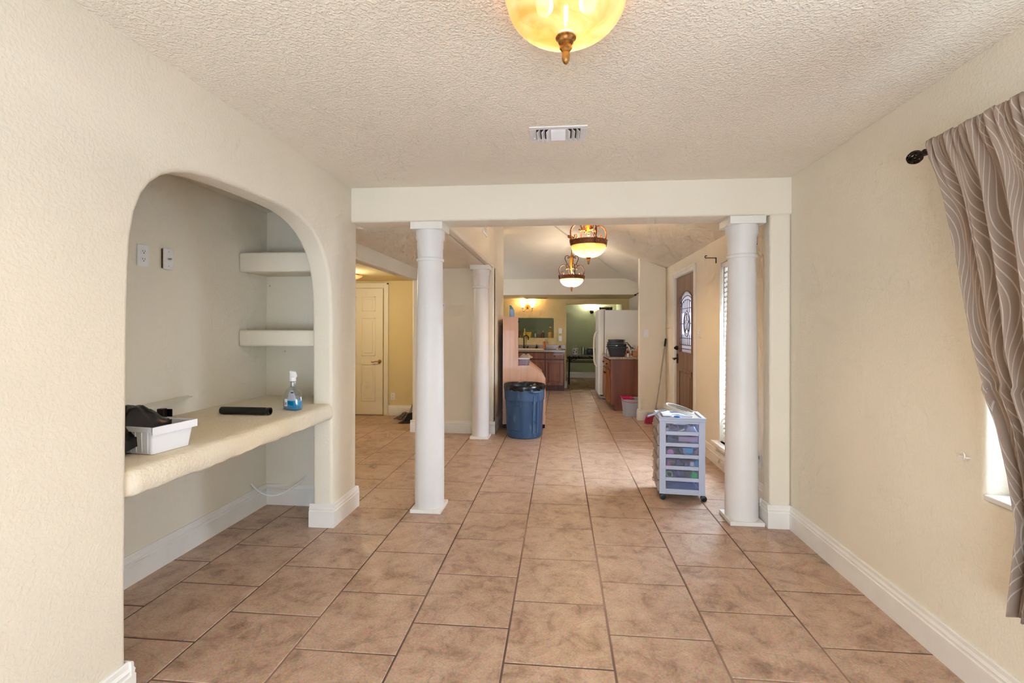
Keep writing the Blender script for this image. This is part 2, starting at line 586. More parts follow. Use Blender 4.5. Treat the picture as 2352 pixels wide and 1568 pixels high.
# ------------------------------------------------------------------ shell: entry, hall, kitchen
SL_R, SL_F = .39, .204
YH = 9.9
def zr(x): return 2.31 + SL_R * (XR - x)
def zf(y): return 2.42 + SL_F * (YH - y)
hx0 = XR - .11 / SL_R
yhip = YH - (hx0 - XS) * SL_R / SL_F
y0 = YB + .2
top = MB()
def slab(pts):
    top.poly(pts, (0, 0, .1))
slab([(XR + .1, y0, zr(XR + .1)), (XR + .1, YH + .1, zr(XR + .1)), (hx0, YH + .1, zr(hx0)), (hx0, YH, zr(hx0)), (XS - .1, yhip, zr(XS - .1)), (XS - .1, y0, zr(XS - .1))])
CEIL_S = plaster('smooth vaulted ceiling', (230, 220, 202), bump=.2, scale=70)
structure(top.build('ceiling_vault', CEIL_S, smooth=False))
top = MB()
slab([(hx0, YH, 2.42), (-2.7, YH, 2.42), (-2.7, 6.27, zf(6.27)), (XS - .1, yhip, zf(yhip))])
structure(top.build('ceiling_far_slope', CEIL_S, smooth=False))
# wall above beam on the entry side
structure(MB().box(-2.0, XR, YB + .14, YB + .234, HC, 3.6).build('wall_gable', WALL, smooth=False))
# flat soffit over the passage, its upright face and the rounded lower edge
mb = MB().poly([(-4.2, YB + .235, ZB), (XS - .085, YB + .235, ZB), (XS - .085, 6.27, ZB), (-4.2, 6.27, ZB)], (0, 0, .06))
mb.box(-4.2, XL - .14, YB + .1, YB + .235, ZB, ZB + .06)
structure(mb.build('ceiling_soffit', CEIL, smooth=False))
mb = MB().box(XS - .085, XS, YB + .235, 6.30, ZB, 3.6, bev=.0)
structure(mb.build('wall_soffit', WALL, smooth=False))
bv = bpy.data.objects['wall_soffit'].modifiers.new('round', 'BEVEL'); bv.width = .025; bv.segments = 4; bv.limit_method = 'ANGLE'
# short wall behind the far column, with return toward the kitchen
structure(MB().box(-1.975, XS, 6.27, 6.39, 0, ZB + .02).build('wall_passage', WALL, smooth=False))
bv = bpy.data.objects['wall_passage'].modifiers.new('round', 'BEVEL'); bv.width = .02; bv.segments = 4; bv.limit_method = 'ANGLE'
structure(MB().box(XS - .11, XS, 6.30, 7.33, 0, 3.6).build('wall_return', WALL, smooth=False))
structure(MB().box(-4.2, XS - .11, 7.44, 7.56, 0, 3.3).build('wall_hall', WALL_Y, smooth=False))
structure(MB().box(-4.2, -4.1, 3.6, 7.5, 0, 2.3).build('wall_hall_side', WALL_Y, smooth=False))
structure(MB().box(-1.99, -1.87, 6.39, 7.44, 0, 2.3).build('wall_hall_return', WALL_Y, smooth=False))
structure(MB().box(-4.2, -1.72, 3.72, 3.8, 0, 2.3).build('wall_hall_near', WALL_Y, smooth=False))
structure(MB().box(-4.1, -1.92, 3.8, 7.44, 2.15, 2.187).build('ceiling_hall', WALL_Y, smooth=False))
# header between passage and hall
structure(MB().box(-2.02, -1.90, 3.6, 6.275, 2.035, ZB + .01).build('beam_hall', WALL, smooth=False))
bv = bpy.data.objects['beam_hall'].modifiers.new('round', 'BEVEL'); bv.width = .018; bv.segments = 3; bv.limit_method = 'ANGLE'
# wing wall by the front door: top follows the slope
mb = MB().poly([(1.205, 7.43, 0), (XR, 7.43, 0), (XR, 7.43, zr(XR) + .02), (1.205, 7.43, zr(1.205) + .02)], (0, .12, 0))
structure(mb.build('wall_wing', WALL, smooth=False))
bv = bpy.data.objects['wall_wing'].modifiers.new('round', 'BEVEL'); bv.width = .018; bv.segments = 3; bv.limit_method = 'ANGLE'
# kitchen: dropped ceiling with its upright face, far wall with pass-through and doorway, left wall
KZ = 2.095
mb = MB().poly([(-2.7, YH, KZ), (XR, YH, KZ), (XR, YH, 2.31), (hx0, YH, 2.43), (-2.7, YH, 2.43)], (0, .1, 0))
structure(mb.build('wall_kitchen_header', WALL, smooth=False))
structure(MB().box(-2.7, XR, YH + .1, 11.35, KZ, KZ + .08).build('ceiling_kitchen', WALL_Y, smooth=False))
YW = 11.35
KW = plaster('golden kitchen plaster', (234, 208, 150), bump=.5, scale=40, dist=.006)
mb = MB()
KZT = 2.42
mb.box(-2.7, -1.9, YW, YW + .13, 0, KZT)
mb.box(-1.9, -.143, YW, YW + .13, 0, 1.175).box(-1.9, -.143, YW, YW + .13, 1.65, KZT)
mb.box(-.143, .152, YW, YW + .13, 0, KZT)
mb.box(.152, 1.45, YW, YW + .13, 1.975, KZT)
mb.box(1.45, XR, YW, YW + .13, 0, KZT)
structure(mb.build('wall_kitchen_far', KW, smooth=False))
WK = (8.6, 9.7, 1.0, 1.9)  # opening added in the unseen wall, next to the added light
structure(wall_with_holes('wall_kitchen_side', -2.7, -2.58, 7.56, 11.4, 0, 3.4, [WK], WALL).build('wall_kitchen_side', WALL, smooth=False))
GZ = 2.3
mb = MB().box(-2.7, XR + .1, 13.8, 13.9, 0, GZ).box(-2.7, -2.6, YW + .13, 13.8, 0, GZ).box(XR - .012, XR - .001, YW + .13, 13.8, 0, GZ)
structure(mb.build('wall_utility', WALL_G, smooth=False))
structure(MB().box(-2.7, XR, YW + .13, 13.8, GZ, GZ + .08).build('ceiling_utility', CEIL_S, smooth=False))

# ------------------------------------------------------------------ baseboards
BH, BT = .160, .020
PROF = [(0, 0), (BT, 0), (BT, BH - .052), (BT - .005, BH - .047), (BT - .005, BH - .038), (BT - .002, BH - .034), (BT - .009, BH - .022), (BT - .010, BH - .006), (BT - .014, BH), (0, BH)]
def baseboard(name, runs, m=TRIM):
    """runs = [(p0, p1, normal)] in plan"""
    mb = MB()
    for (p0, p1, nrm) in runs:
        n = Vector((*nrm, 0))
        mb.poly([Vector((p0[0], p0[1], 0)) + n * a + Vector((0, 0, z)) for a, z in PROF], (p1[0] - p0[0], p1[1] - p0[1], 0))
    return structure(mb.build(name, m, smooth=False))
baseboard('baseboard_right', [((XR, YBACK), (XR, YB), (-1, 0))])
baseboard('baseboard_pilaster', [((1.468 - BT, YB), (XR, YB), (0, -1)), ((1.468, YB), (1.468, YB + .12 + BT), (-1, 0)), ((1.468 - BT, YB + .12), (XR, YB + .12), (0, 1))])
baseboard('baseboard_entry', [((XR, YB + .12), (XR, 5.845), (-1, 0)), ((XR, 6.93), (XR, 7.43), (-1, 0))])
baseboard('baseboard_wing', [((1.205 - BT, 7.43), (XR, 7.43), (0, -1)), ((1.205, 7.43), (1.205, 7.55), (-1, 0))])
baseboard('baseboard_left', [((XL, YBACK), (XL, 1.618), (1, 0)), ((XL + BT, 1.618), (XL - .14, 1.618), (0, 1))])
baseboard('baseboard_jamb', [((XL, 3.208), (XL, 3.60), (1, 0)), ((XL - .14 - BT, 3.208), (XL + BT, 3.208), (0, -1)), ((XL - .14, 3.60), (XL + BT, 3.60), (0, 1))])
baseboard('baseboard_recess', [((NB, 1.34), (NB, 3.585), (1, 0)), ((NB, 3.585), (XL - .14, 3.585), (0, -1))])
baseboard('baseboard_passage', [((-1.975 - BT, 6.27), (XS + BT, 6.27), (0, -1)), ((XS, 6.27), (XS, 7.33), (1, 0)), ((-1.975, 6.27), (-1.975, 6.39), (-1, 0))])
baseboard('baseboard_hall', [((-2.735, 7.44), (-1.99, 7.44), (0, -1)), ((-1.99, 6.39), (-1.99, 7.44), (-1, 0))])
baseboard('baseboard_utility', [((-2.6, 13.8), (XR, 13.8), (0, -1)), ((.152, YW), (.152, YW + .13), (1, 0)), ((.118, YW), (.152, YW), (0, -1))])

# ------------------------------------------------------------------ built-in desk counter and shelves
def counter():
    mb = MB()
    ny, nseg = 90, 0
    ya, yb = 1.342, 3.583
    rows = []
    ys = [ya, 1.6205, 1.6206] + [1.6206 + (3.1955 - 1.6206) * k / ny for k in range(1, ny + 1)] + [3.1956, yb]
    for y in ys:
        infront = 1.62055 < y < 3.19555
        xf = (XL + .004 - .018 * max(0, 1 - (y - 1.6206) / .04)) if infront else XL - .142
        w1 = mnoise.noise(Vector((y * 5.1, 3, 0))) * .010 + mnoise.noise(Vector((y * 19, 7, 0))) * .005
        w2 = mnoise.noise(Vector((y * 4.1, 9, 0))) * .004
        zt, zb = .858 + w2 * .5, .752 + w1
        prof = [(NB + .001, zb + .01), (xf - .05, zb + .002), (xf - .014, zb), (xf, zb + .012), (xf + w2, zb + .045), (xf + w2, zt - .04), (xf - .006, zt - .016), (xf - .02, zt - .004), (xf - .045, zt), (NB + .001, .858)]
        rows.append([mb.bm.verts.new((x, y, z)) for x, z in prof])
    n = len(rows[0])
    for a, b in zip(rows, rows[1:]):
        for j in range(n):
            mb.bm.faces.new((a[j], a[(j + 1) % n], b[(j + 1) % n], b[j]))
    mb.bm.faces.new(rows[0]); mb.bm.faces.new(rows[-1][::-1])
    return mb
counter().build('built_in_counter', COUNTER_P, angle=50, tag=('thick cream plaster desk counter built into the arched recess', 'counter'))
for z0, z1, lb in ((1.79, 1.932, 'upper of the two thick plaster shelves in the recess corner'), (1.255, 1.372, 'lower of the two thick plaster shelves in the recess corner')):
    MB().box(NB + .001, XL - .141, 3.25, 3.584, z0, z1, bev=.016, seg=3).build('built_in_shelf', WALL, tag=(lb, 'shelf', 'plaster shelves in the recess'))

# ------------------------------------------------------------------ columns
def column(x, y, label, top=ZB):
    r = .112
    t = thing('column', label, 'column', (x, y, 0), 'white round columns', kind='thing')
    MB().box(x - .118, x + .118, y - .122, y + .122, 0, .028, bev=.004).build('plinth', TRIM, t, smooth=False)
    prof = [(r, .028), (r, .10), (r - .001, .5)]
    for k in range(1, 13):
        u = k / 12
        prof.append((r - .001 - .016 * u ** 1.5, .5 + (top - .29 - .5) * u))
    rt = prof[-1][0]
    MB().lathe(prof, (x, y, 0), 48).build('shaft', COLUMN, t)
    z = top - .29
    MB().lathe([(rt, z - .001), (rt + .008, z + .004), (rt + .011, z + .014), (rt + .008, z + .024), (rt + .002, z + .03), (rt + .002, z + .10), (rt + .006, z + .106), (rt + .006, z + .16), (rt + .016, z + .175), (rt + .016, z + .24)], (x, y, 0), 48).build('necking', COLUMN, t)
    MB().box(x - .122, x + .122, y - .122, y + .122, top - .055, top, bev=.003).build('abacus', TRIM, t, smooth=False)
    return t
column(-1.0, 3.625, 'white round column nearest the arched recess')
column(1.32, 3.625, 'white round column beside the storage cart and the window')
column(-1.008, 6.055, 'slim-looking white column farthest back, beside the blue trash can')

# ------------------------------------------------------------------ small wall plates
def plate_frame(c, nrm, z):
    """local axes: returns function (u, d, h) -> world; u along wall, d out of wall"""
    n = Vector((*nrm, 0)); u = Vector((-n.y, n.x, 0)); c = Vector((c[0], c[1], z))
    return lambda a, d, h: c + u * a + n * d + Vector((0, 0, h))
def obox(mb, F, u0, u1, d0, d1, h0, h1, bev=0):
    b2 = bmesh.new()
    bmesh.ops.create_cube(b2, size=1)
    for v in b2.verts:
        v.co = Vector(((u0 + u1) / 2 + v.co.x * (u1 - u0), (d0 + d1) / 2 + v.co.y * (d1 - d0), (h0 + h1) / 2 + v.co.z * (h1 - h0)))
    if bev: bmesh.ops.bevel(b2, geom=b2.edges[:], offset=bev, segments=2, affect='EDGES')
    for v in b2.verts: v.co = F(*v.co)
    mb._merge(b2)
    return mb
DARK = mat('dark slot', (40, 36, 36), rough=.6)
def outlet(c, nrm, z, label, stand=0.0, cat='outlet'):
    F = plate_frame(c, nrm, z)
    t = thing('wall_outlet', label, cat, F(0, 0, 0))
    obox(MB(), F, -.037, .037, 0 + stand, .006 + stand, -.06, .06, .002).build('cover_plate', WHITEPL, t)
    for h in (.022, -.022):
        o = obox(MB(), F, -.017, .017, .005 + stand, .009 + stand, h - .015, h + .015, .0018).build('socket', WHITEPL, t)
        m2 = MB()
        obox(m2, F, -.009, -.0065, .0085 + stand, .0095 + stand, h - .001, h + .008); obox(m2, F, .0065, .009, .0085 + stand, .0095 + stand, h - .001, h + .008)
        obox(m2, F, -.003, .003, .0085 + stand, .0095 + stand, h - .010, h - .005)
        m2.build('slots', DARK, o, smooth=False)
    return t
def switch(c, nrm, z, label, gangs=1, cable=False, stand=0.0):
    F = plate_frame(c, nrm, z)
    t = thing('wall_switch' if not cable else 'cable_jack', label, 'switch' if not cable else 'wall plate', F(0, 0, 0))
    w = .037 + .023 * (gangs - 1)
    obox(MB(), F, -w, w, stand, .006 + stand, -.06, .06, .002).build('cover_plate', WHITEPL, t)
    if stand:
        obox(MB(), F, -w + .004, w - .004, 0, stand, -.055, .055).build('wall_box', mat('brown box', (96, 62, 32), rough=.8), t, smooth=False)
    for g in range(gangs):
        a = (g - (gangs - 1) / 2) * .046
        if cable:
            a0 = F(0, .006 + stand, 0); a1 = F(0, .022 + stand, 0)
            MB().tube([a0, a1], .0055, 10).build('jack', mat('brass jack', (180, 170, 160), rough=.3, metal=.9), t)
        else:
            obox(MB(), F, a - .005, a + .005, .005 + stand, .018 + stand, -.002, .012, .001).build('toggle', WHITEPL, t)
    for g in range(gangs):
        a = (g - (gangs - 1) / 2) * .046
        for h in (.042, -.042): obox(MB(), F, a - .002, a + .002, .0055 + stand, .0065 + stand, h - .002, h + .002).build('screw', DARK, t, smooth=False)
    return t
outlet((NB, 2.452), (1, 0), 1.786, 'white duplex outlet high on the back wall of the arched recess')
switch((NB, 2.612), (1, 0), 1.79, 'white cable wall plate standing proud beside the recess outlet', cable=True, stand=.012)
switch((1.307, 7.43), (0, -1), 1.327, 'white light switch on the short wing wall above the broom')
switch((XR, 5.70), (-1, 0), 1.345, 'cream light switch between the front door and the blinds', gangs=2)
outlet((-2.656, 7.44), (0, -1), .30, 'white outlet low on the hall wall beside the white door')
outlet((.012, YW), (0, -1), 1.345, 'white outlet above the other plate left of the kitchen doorway')
switch((.012, YW), (0, -1), 1.165, 'lower white switch plate left of the kitchen doorway')
t = thing('thermostat', 'small white thermostat on the passage wall behind the left column', 'thermostat', (-1.556, 6.27, 1.675))
MB().box(-1.60, -1.512, 6.246, 6.27, 1.625, 1.725, bev=.006).build('case', WHITEPL, t)
MB().box(-1.585, -1.54, 6.2445, 6.2465, 1.68, 1.71).build('display', mat('lcd', (120, 128, 118), rough=.2), t, smooth=False)
t = outlet((XR, 4.03), (-1, 0), .33, 'outlet with a dark plug low on the wall beside the right column')
MB().box(XR - .045, XR - .009, 4.014, 4.046, .34, .37, bev=.006).build('plug', BRONZE, t)
MB().tube([(XR - .04, 4.03, .345), (XR - .05, 4.03, .30), (XR - .03, 4.03, .22), (XR - .025, 4.03, .17)], .004, 6).build('cord', BRONZE, t)

# ------------------------------------------------------------------ white cable low in the recess
pts = []
for k in range(25):
    u = k / 24
    a = Vector((NB + .003, 3.40, .215)).lerp(Vector((-1.974, 3.582, .232)), u)
    a.z -= .085 * math.sin(PI * u) ** .8
    a.x += .03 * math.sin(PI * u); a.y -= .10 * math.sin(PI * u)
    pts.append(a)
MB().tube(pts, .006, 8).build('coaxial_cable', WHITEPL, tag=('loose white cable sagging between two holes under the desk counter', 'cable'))

# ------------------------------------------------------------------ near window, curtain rod, curtain
wn = structure(MB().box(XR + .10, XR + .15, WN[0], WN[0] + .05, WN[2], WN[3]).box(XR + .10, XR + .15, WN[1] - .05, WN[1], WN[2], WN[3])
               .box(XR + .10, XR + .15, WN[0] + .05, WN[1] - .05, WN[2], WN[2] + .05).box(XR + .10, XR + .15, WN[0] + .05, WN[1] - .05, WN[3] - .05, WN[3])
               .box(XR + .105, XR + .145, WN[0] + .05, WN[1] - .05, 1.36, 1.40).build('window_1', WHITEPL, smooth=False))
MB().box(XR + .122, XR + .128, WN[0] + .05, WN[1] - .05, WN[2] + .05, 1.36).build('pane', CLEAR, wn, smooth=False)
MB().box(XR + .122, XR + .128, WN[0] + .05, WN[1] - .05, 1.40, WN[3] - .05).build('pane', CLEAR, wn, smooth=False)
MB().box(XR - .004, XR + .10, WN[0] + .004, WN[1] - .004, WN[2] - .004, WN[2] + .016, bev=.004).build('sill', WHITEPL, wn, smooth=False)

RX, RZ = 1.50, 2.118
t = thing('curtain_rod', 'dark bronze curtain rod with openwork ball finial above the near window', 'curtain rod', (RX, 1.27, RZ))
MB().tube([(RX, .30, RZ), (RX, 2.115, RZ)], .010, 12).build('rod', BRONZE, t)
MB().lathe([(.006, 2.113), (.014, 2.118), (.014, 2.124), (.009, 2.13), (.012, 2.136), (.012, 2.14)], (RX, 0, RZ), 16, axis='y').build('collar', BRONZE, t)
mb = MB()
fc, fr, fl = 2.178, .026, .038
for k in range(8):
    for sgn in (1, -1):
        pp = []
        for j in range(13):
            u = j / 12
            a = 2 * PI * k / 8 + sgn * u * 1.9
            rr = fr * math.sin(PI * (.06 + .88 * u))
            pp.append((RX + rr * math.cos(a), fc - fl + 2 * fl * u, RZ + rr * math.sin(a)))
        mb.tube(pp, .0028, 5)
mb.sphere((RX, fc + fl, RZ), .006, 8, 6)
mb.build('finial', BRONZE, t)
for yb in (2.03, .45):
    MB().tube([(XR, yb, RZ - .03), (RX, yb, RZ - .03), (RX, yb, RZ - .012)], .006, 8).box(XR - .008, XR, yb - .02, yb + .02, RZ - .07, RZ + .01).build('bracket', BRONZE, t, smooth=False)

def curtain_mat():
    m = bpy.data.materials.new('taupe curtain with pale wavy lines')
    m.use_nodes = True
    N, L = m.node_tree.nodes, m.node_tree.links
    b = N['Principled BSDF']; out = N['Material Output']
    uv = N.new('ShaderNodeUVMap'); uv.uv_map = 'uv'
    sp = N.new('ShaderNodeSeparateXYZ'); L.new(uv.outputs[0], sp.inputs[0])
    def mth(op, a, b_=None, c=None):
        n = N.new('ShaderNodeMath'); n.operation = op
        for i, v in enumerate((a, b_, c)):
            if v is None: continue
            if isinstance(v, (int, float)): n.inputs[i].default_value = v
            else: L.new(v, n.inputs[i])
        return n.outputs[0]
    u, v = sp.outputs[0], sp.outputs[1]
    lines = None
    for ph, amp, k in ((0, .026, 6.0), (3.1, .026, 6.0)):
        # each family of stripes swings sideways; only part of it is shown so bundles cross like braids
        sw = mth('MULTIPLY', mth('SINE', mth('ADD', mth('MULTIPLY', v, k * 2), mth('ADD', mth('MULTIPLY', u, 14.0), ph))), amp)
        q = mth('MULTIPLY', mth('ADD', u, sw), 84.0)
        d = mth('ABSOLUTE', mth('SUBTRACT', mth('FRACT', q), .5))
        ln = mth('GREATER_THAN', mth('SUBTRACT', .5, d), .42)
        gate = mth('GREATER_THAN', mth('SINE', mth('ADD', mth('MULTIPLY', q, .30), ph)), -.12)
        ln = mth('MULTIPLY', ln, gate)
        lines = ln if lines is None else mth('MAXIMUM', lines, ln)
    mx = N.new('ShaderNodeMix'); mx.data_type = 'RGBA'
    mx.inputs[6].default_value = rgb(172, 149, 131); mx.inputs[7].default_value = rgb(222, 211, 200)
    L.new(mth('MULTIPLY', lines, .7), mx.inputs[0])
    wv = N.new('ShaderNodeTexNoise'); wv.inputs['Scale'].default_value = 900
    bp = N.new('ShaderNodeBump'); bp.inputs['Strength'].default_value = .15; bp.inputs['Distance'].default_value = .001
    L.new(wv.outputs['Fac'], bp.inputs['Height']); L.new(bp.outputs[0], b.inputs['Normal'])
    L.new(mx.outputs[2], b.inputs['Base Color'])
    b.inputs['Roughness'].default_value = .8; b.inputs['Sheen Weight'].default_value = .2
    tl = N.new('ShaderNodeBsdfTranslucent'); L.new(mx.outputs[2], tl.inputs[0])
    ms = N.new('ShaderNodeMixShader'); ms.inputs[0].default_value = .25
    L.new(b.outputs[0], ms.inputs[1]); L.new(tl.outputs[0], ms.inputs[2]); L.new(ms.outputs[0], out.inputs[0])
    return m
def lerp_tab(tab, z):
    for (z0, v0), (z1, v1) in zip(tab, tab[1:]):
        if z0 >= z >= z1: return v0 + (v1 - v0) * (z0 - z) / (z0 - z1)
    return tab[-1][1] if z < tab[-1][0] else tab[0][1]
def curtain(label, mirror=False):
    me = bpy.data.meshes.new('curtain')
    bm = bmesh.new()
    uvl = bm.loops.layers.uv.new('uv')
    nu, nv = 220, 70
    zt, zb = RZ + .02, .42
    EDGE = [(2.14, 2.092), (2.07, 2.085), (1.85, 2.012), (1.645, 1.957), (1.32, 1.882), (1.07, 1.79), (.9, 1.762), (.75, 1.75), (.42, 1.79)]
    WID = [(2.14, .66), (1.9, .64), (1.5, .56), (1.07, .40), (.8, .26), (.42, .34)]
    grid = []
    for j in range(nv + 1):
        z = zt + (zb - zt) * j / nv
        row = []
        for i in range(nu + 1):
            s = i / nu
            yl, wd = lerp_tab(EDGE, z) * (.982 if z > 1.2 else .99), lerp_tab(WID, z)
            y = yl - wd * s
            hang = min(1, max(0, (zt - .055 - z) / .25))
            ph = 2 * PI * (s * 8.5 + .35 * math.sin(5 * s + 1)) + .5 * (zt - z)
            ruf = math.sin(2 * PI * 21 * s + 2 * math.sin(9 * s))
            fold = math.sin(ph) + .35 * math.sin(2.3 * ph + 1.3)
            amp = .010 + .022 * hang
            x = RX - .030 * (1 - hang) - .012 + (1 - hang) * .010 * ruf + amp * fold * (.5 + .5 * hang)
            around = max(0, 1 - abs(z - RZ) / .03)
            x -= .006 * around
            y += .010 * hang * math.cos(ph)
            if z < 1.2: x += min(.05, (1.2 - z) * .1)
            x = min(x, XR - .012)
            row.append(bm.verts.new((x, y if not mirror else 2.54 - y, z + (.006 * ruf if j == 0 else 0))))
        grid.append(row)
    for j in range(nv):
        for i in range(nu):
            f = bm.faces.new((grid[j][i], grid[j][i + 1], grid[j + 1][i + 1], grid[j + 1][i]))
            for lp, (a, b) in zip(f.loops, ((i, j), (i + 1, j), (i + 1, j + 1), (i, j + 1))):
                lp[uvl].uv = (a / nu, b / nv * 1.4)
            f.smooth = True
    bm.to_mesh(me); bm.free()
    me.materials.append(CURT)
    o = bpy.data.objects.new('curtain', me)
    COL.objects.link(o)
    sd = o.modifiers.new('cloth', 'SOLIDIFY'); sd.thickness = .0016
    return settag(o, label, 'curtain', 'taupe window curtains')
CURT = curtain_mat()
curtain('taupe curtain with pale wavy lines pulled back at the near window')
# small white cup hook in the wall
hp = [(XR - .02 + .012 * 0, 2.053 + .013 * math.cos(a), .888 + .013 * math.sin(a)) for a in [math.radians(d) for d in range(60, 341, 20)]]
MB().tube([(XR, 2.035, .883)] + [(XR - .018, 2.037, .883)] + hp[::-1], .0022, 6).build('cup_hook', WHITEPL, tag=('tiny white cup hook screwed into the wall below the curtain', 'hook'))

# ------------------------------------------------------------------ ceiling register (near room)
VX0, VX1, VY0, VY1 = -.165, .142, 2.512, 2.708
t = thing('ceiling_vent', 'white metal ceiling register with angled louvers in front of the beam', 'vent', (-.01, 2.61, HC))
VM = mat('white enamel vent', (236, 234, 236), rough=.3)
z1, z0 = HC, HC - .006
mb = MB()
ix0, ix1, iy0, iy1 = VX0 + .036, VX1 - .036, VY0 + .03, VY1 - .03
mb.box(VX0, VX1, VY0, iy0, z0, z1, bev=.002).box(VX0, VX1, iy1, VY1, z0, z1, bev=.002).box(VX0, ix0, iy0, iy1, z0, z1, bev=.002).box(ix1, VX1, iy0, iy1, z0, z1, bev=.002)
xa, xb = ix0 + .075, ix1 - .075
mb.box(xa - .004, xa + .004, iy0, iy1, z0, z1).box(xb - .004, xb + .004, iy0, iy1, z0, z1)
mb.build('face_frame', VM, t, smooth=False)
MB().box(ix0, ix1, iy0, iy1, z1 - .001, z1 - .0002).build('duct', mat('dark duct', (60, 52, 46), rough=.9), t, smooth=False)  # flat dark sheet painted as the shade inside the register
R = lambda a, ax: Matrix.Rotation(math.radians(a), 3, ax)
for k in range(6):
    yy = iy0 + .012 + k * (iy1 - iy0 - .02) / 5.2
    MB().box(xa + .004, xb - .004, yy - .0085, yy + .0085, z0 - .003, z0 - .0018, rot=R(-34, 'X')).build('louver', VM, t, smooth=False)
for k in range(3):
    for sgn, xs in ((-1, ix0), (1, ix1)):
        xx = xs - sgn * (.012 + k * .025)
        MB().box(xx - .012, xx + .012, iy0 + .002, iy1 - .002, z0 - .006, z0 - .0045, rot=R(sgn * 45, 'Y')).build('louver', VM, t, smooth=False)
for x in (VX0 + .014, VX1 - .014):
    MB().sphere((x, 2.61, z0), .004, 10, 6, (1, 1, .4)).build('screw', VM, t)
MB().box(VX0 + .024, VX0 + .027, 2.585, 2.64, z0 - .001, z0 + .001).sphere((VX0 + .025, 2.645, z0 - .004), .005, 8, 6).build('damper_lever', VM, t, smooth=False)

# ------------------------------------------------------------------ bowl lamps
def bowl_mat(name, tint, e1, e2, es):
    m = bpy.data.materials.new(name)
    m.use_nodes = True
    N, L = m.node_tree.nodes, m.node_tree.links
    b = N['Principled BSDF']; out = N['Material Output']
    geo = N.new('ShaderNodeNewGeometry')
    n = N.new('ShaderNodeTexNoise'); n.inputs['Scale'].default_value = 9; n.inputs['Detail'].default_value = 5; n.inputs['Distortion'].default_value = 1.2
    L.new(geo.outputs['Position'], n.inputs['Vector'])
    r = N.new('ShaderNodeValToRGB')
    r.color_ramp.elements[0].position = .3; r.color_ramp.elements[0].color = rgb(*e1)
    r.color_ramp.elements[1].position = .65; r.color_ramp.elements[1].color = rgb(*e2)
    L.new(n.outputs['Fac'], r.inputs[0])
    L.new(r.outputs[0], b.inputs['Base Color'])
    L.new(r.outputs[0], b.inputs['Emission Color'])
    b.inputs['Emission Strength'].default_value = es
    b.inputs['Roughness'].default_value = .35
    tr = N.new('ShaderNodeBsdfTransparent'); tr.inputs[0].default_value = rgb(*tint)
    ms = N.new('ShaderNodeMixShader'); ms.inputs[0].default_value = .45
    L.new(b.outputs[0], ms.inputs[1]); L.new(tr.outputs[0], ms.inputs[2]); L.new(ms.outputs[0], out.inputs[0])
    return m
AMBER = bowl_mat('lit amber alabaster glass', (255, 243, 222), (255, 178, 92), (255, 218, 158), .31)
PALE = bowl_mat('lit white alabaster glass', (255, 244, 224), (226, 218, 206), (250, 244, 234), .08)
BULB = mat('lit bulb', (255, 240, 210), emit=(255, 236, 190), estr=1.6)
WARM = (1, .80, .52)
def bowl_prof(R_, D_, n=14, z=0):
    return [(R_ * math.sin(PI / 2 * k / n) ** .92 if k else .004, z - D_ * math.cos(PI / 2 * k / n)) for k in range(n + 1)]
def finial(c, z, s, t):
    x, y = c
    MB().lathe([(.002, z + .012 * s), (.030 * s, z + .010 * s), (.034 * s, z + .004 * s), (.033 * s, z - .002 * s), (.026 * s, z - .008 * s), (.024 * s, z - .016 * s), (.016 * s, z - .022 * s)], (x, y, 0), 28).build('finial_cap', GOLD, t)
    fl = lambda a, r, h: r * (1 + .06 * math.cos(10 * a))
    MB().lathe([(.014 * s, z - .020 * s), (.019 * s, z - .028 * s), (.019 * s, z - .036 * s), (.012 * s, z - .043 * s), (.010 * s, z - .045 * s)], (x, y, 0), 30, fn=fl).build('finial_bead', GOLD, t)
    tw = lambda a, r, h: r * (1 + .07 * math.cos(6 * a + (h - z) * 160 / s))
    MB().lathe([(.009 * s, z - .043 * s), (.0125 * s, z - .052 * s), (.0128 * s, z - .062 * s), (.0105 * s, z - .074 * s), (.006 * s, z - .082 * s), (.001, z - .085 * s)], (x, y, 0), 30, fn=tw).build('finial_tip', GOLD, t)

def dome_lamp():
    x, y = .016, 1.47
    t = thing('bowl_ceiling_lamp', 'lit amber glass bowl lamp on the ceiling nearest the viewer', 'ceiling lamp', (x, y, HC))
    MB().lathe([(.001, HC), (.165, HC), (.172, HC - .006), (.172, HC - .036), (.165, HC - .040), (.001, HC - .040)], (x, y, 0), 40).build('canopy', BRONZE, t)
    MB().tube([(x, y, HC - .02), (x, y, 2.25)], .006, 8).build('stem', GOLD, t)
    pr = bowl_prof(.182, .118, z=2.392)
    pr += [(.187, 2.398), (.186, 2.402), (.178, 2.399)] + [(r - .004, z + .004) for r, z in bowl_prof(.182, .118, z=2.392)[::-1]]
    MB().lathe(pr, (x, y, 0), 48).build('bowl', AMBER, t)
    finial((x, y), 2.275, .95, t)
    for bx in (-.065, .065):
        MB().sphere((x + bx, y - .02, 2.365), .026, 14, 10, (1, 1, 1.2)).build('bulb', BULB, t)
    L_ = point('lamp_light', (x, y, 2.375), 1, (1, .90, .76), .05)
    sp = bpy.data.lights.new('lamp_light', 'SPOT')
    sp.energy = 80; sp.color = (1, .93, .85); sp.spot_size = math.radians(150); sp.spot_blend = .5; sp.shadow_soft_size = .06
    L_.data = sp
    return t
dome_lamp()

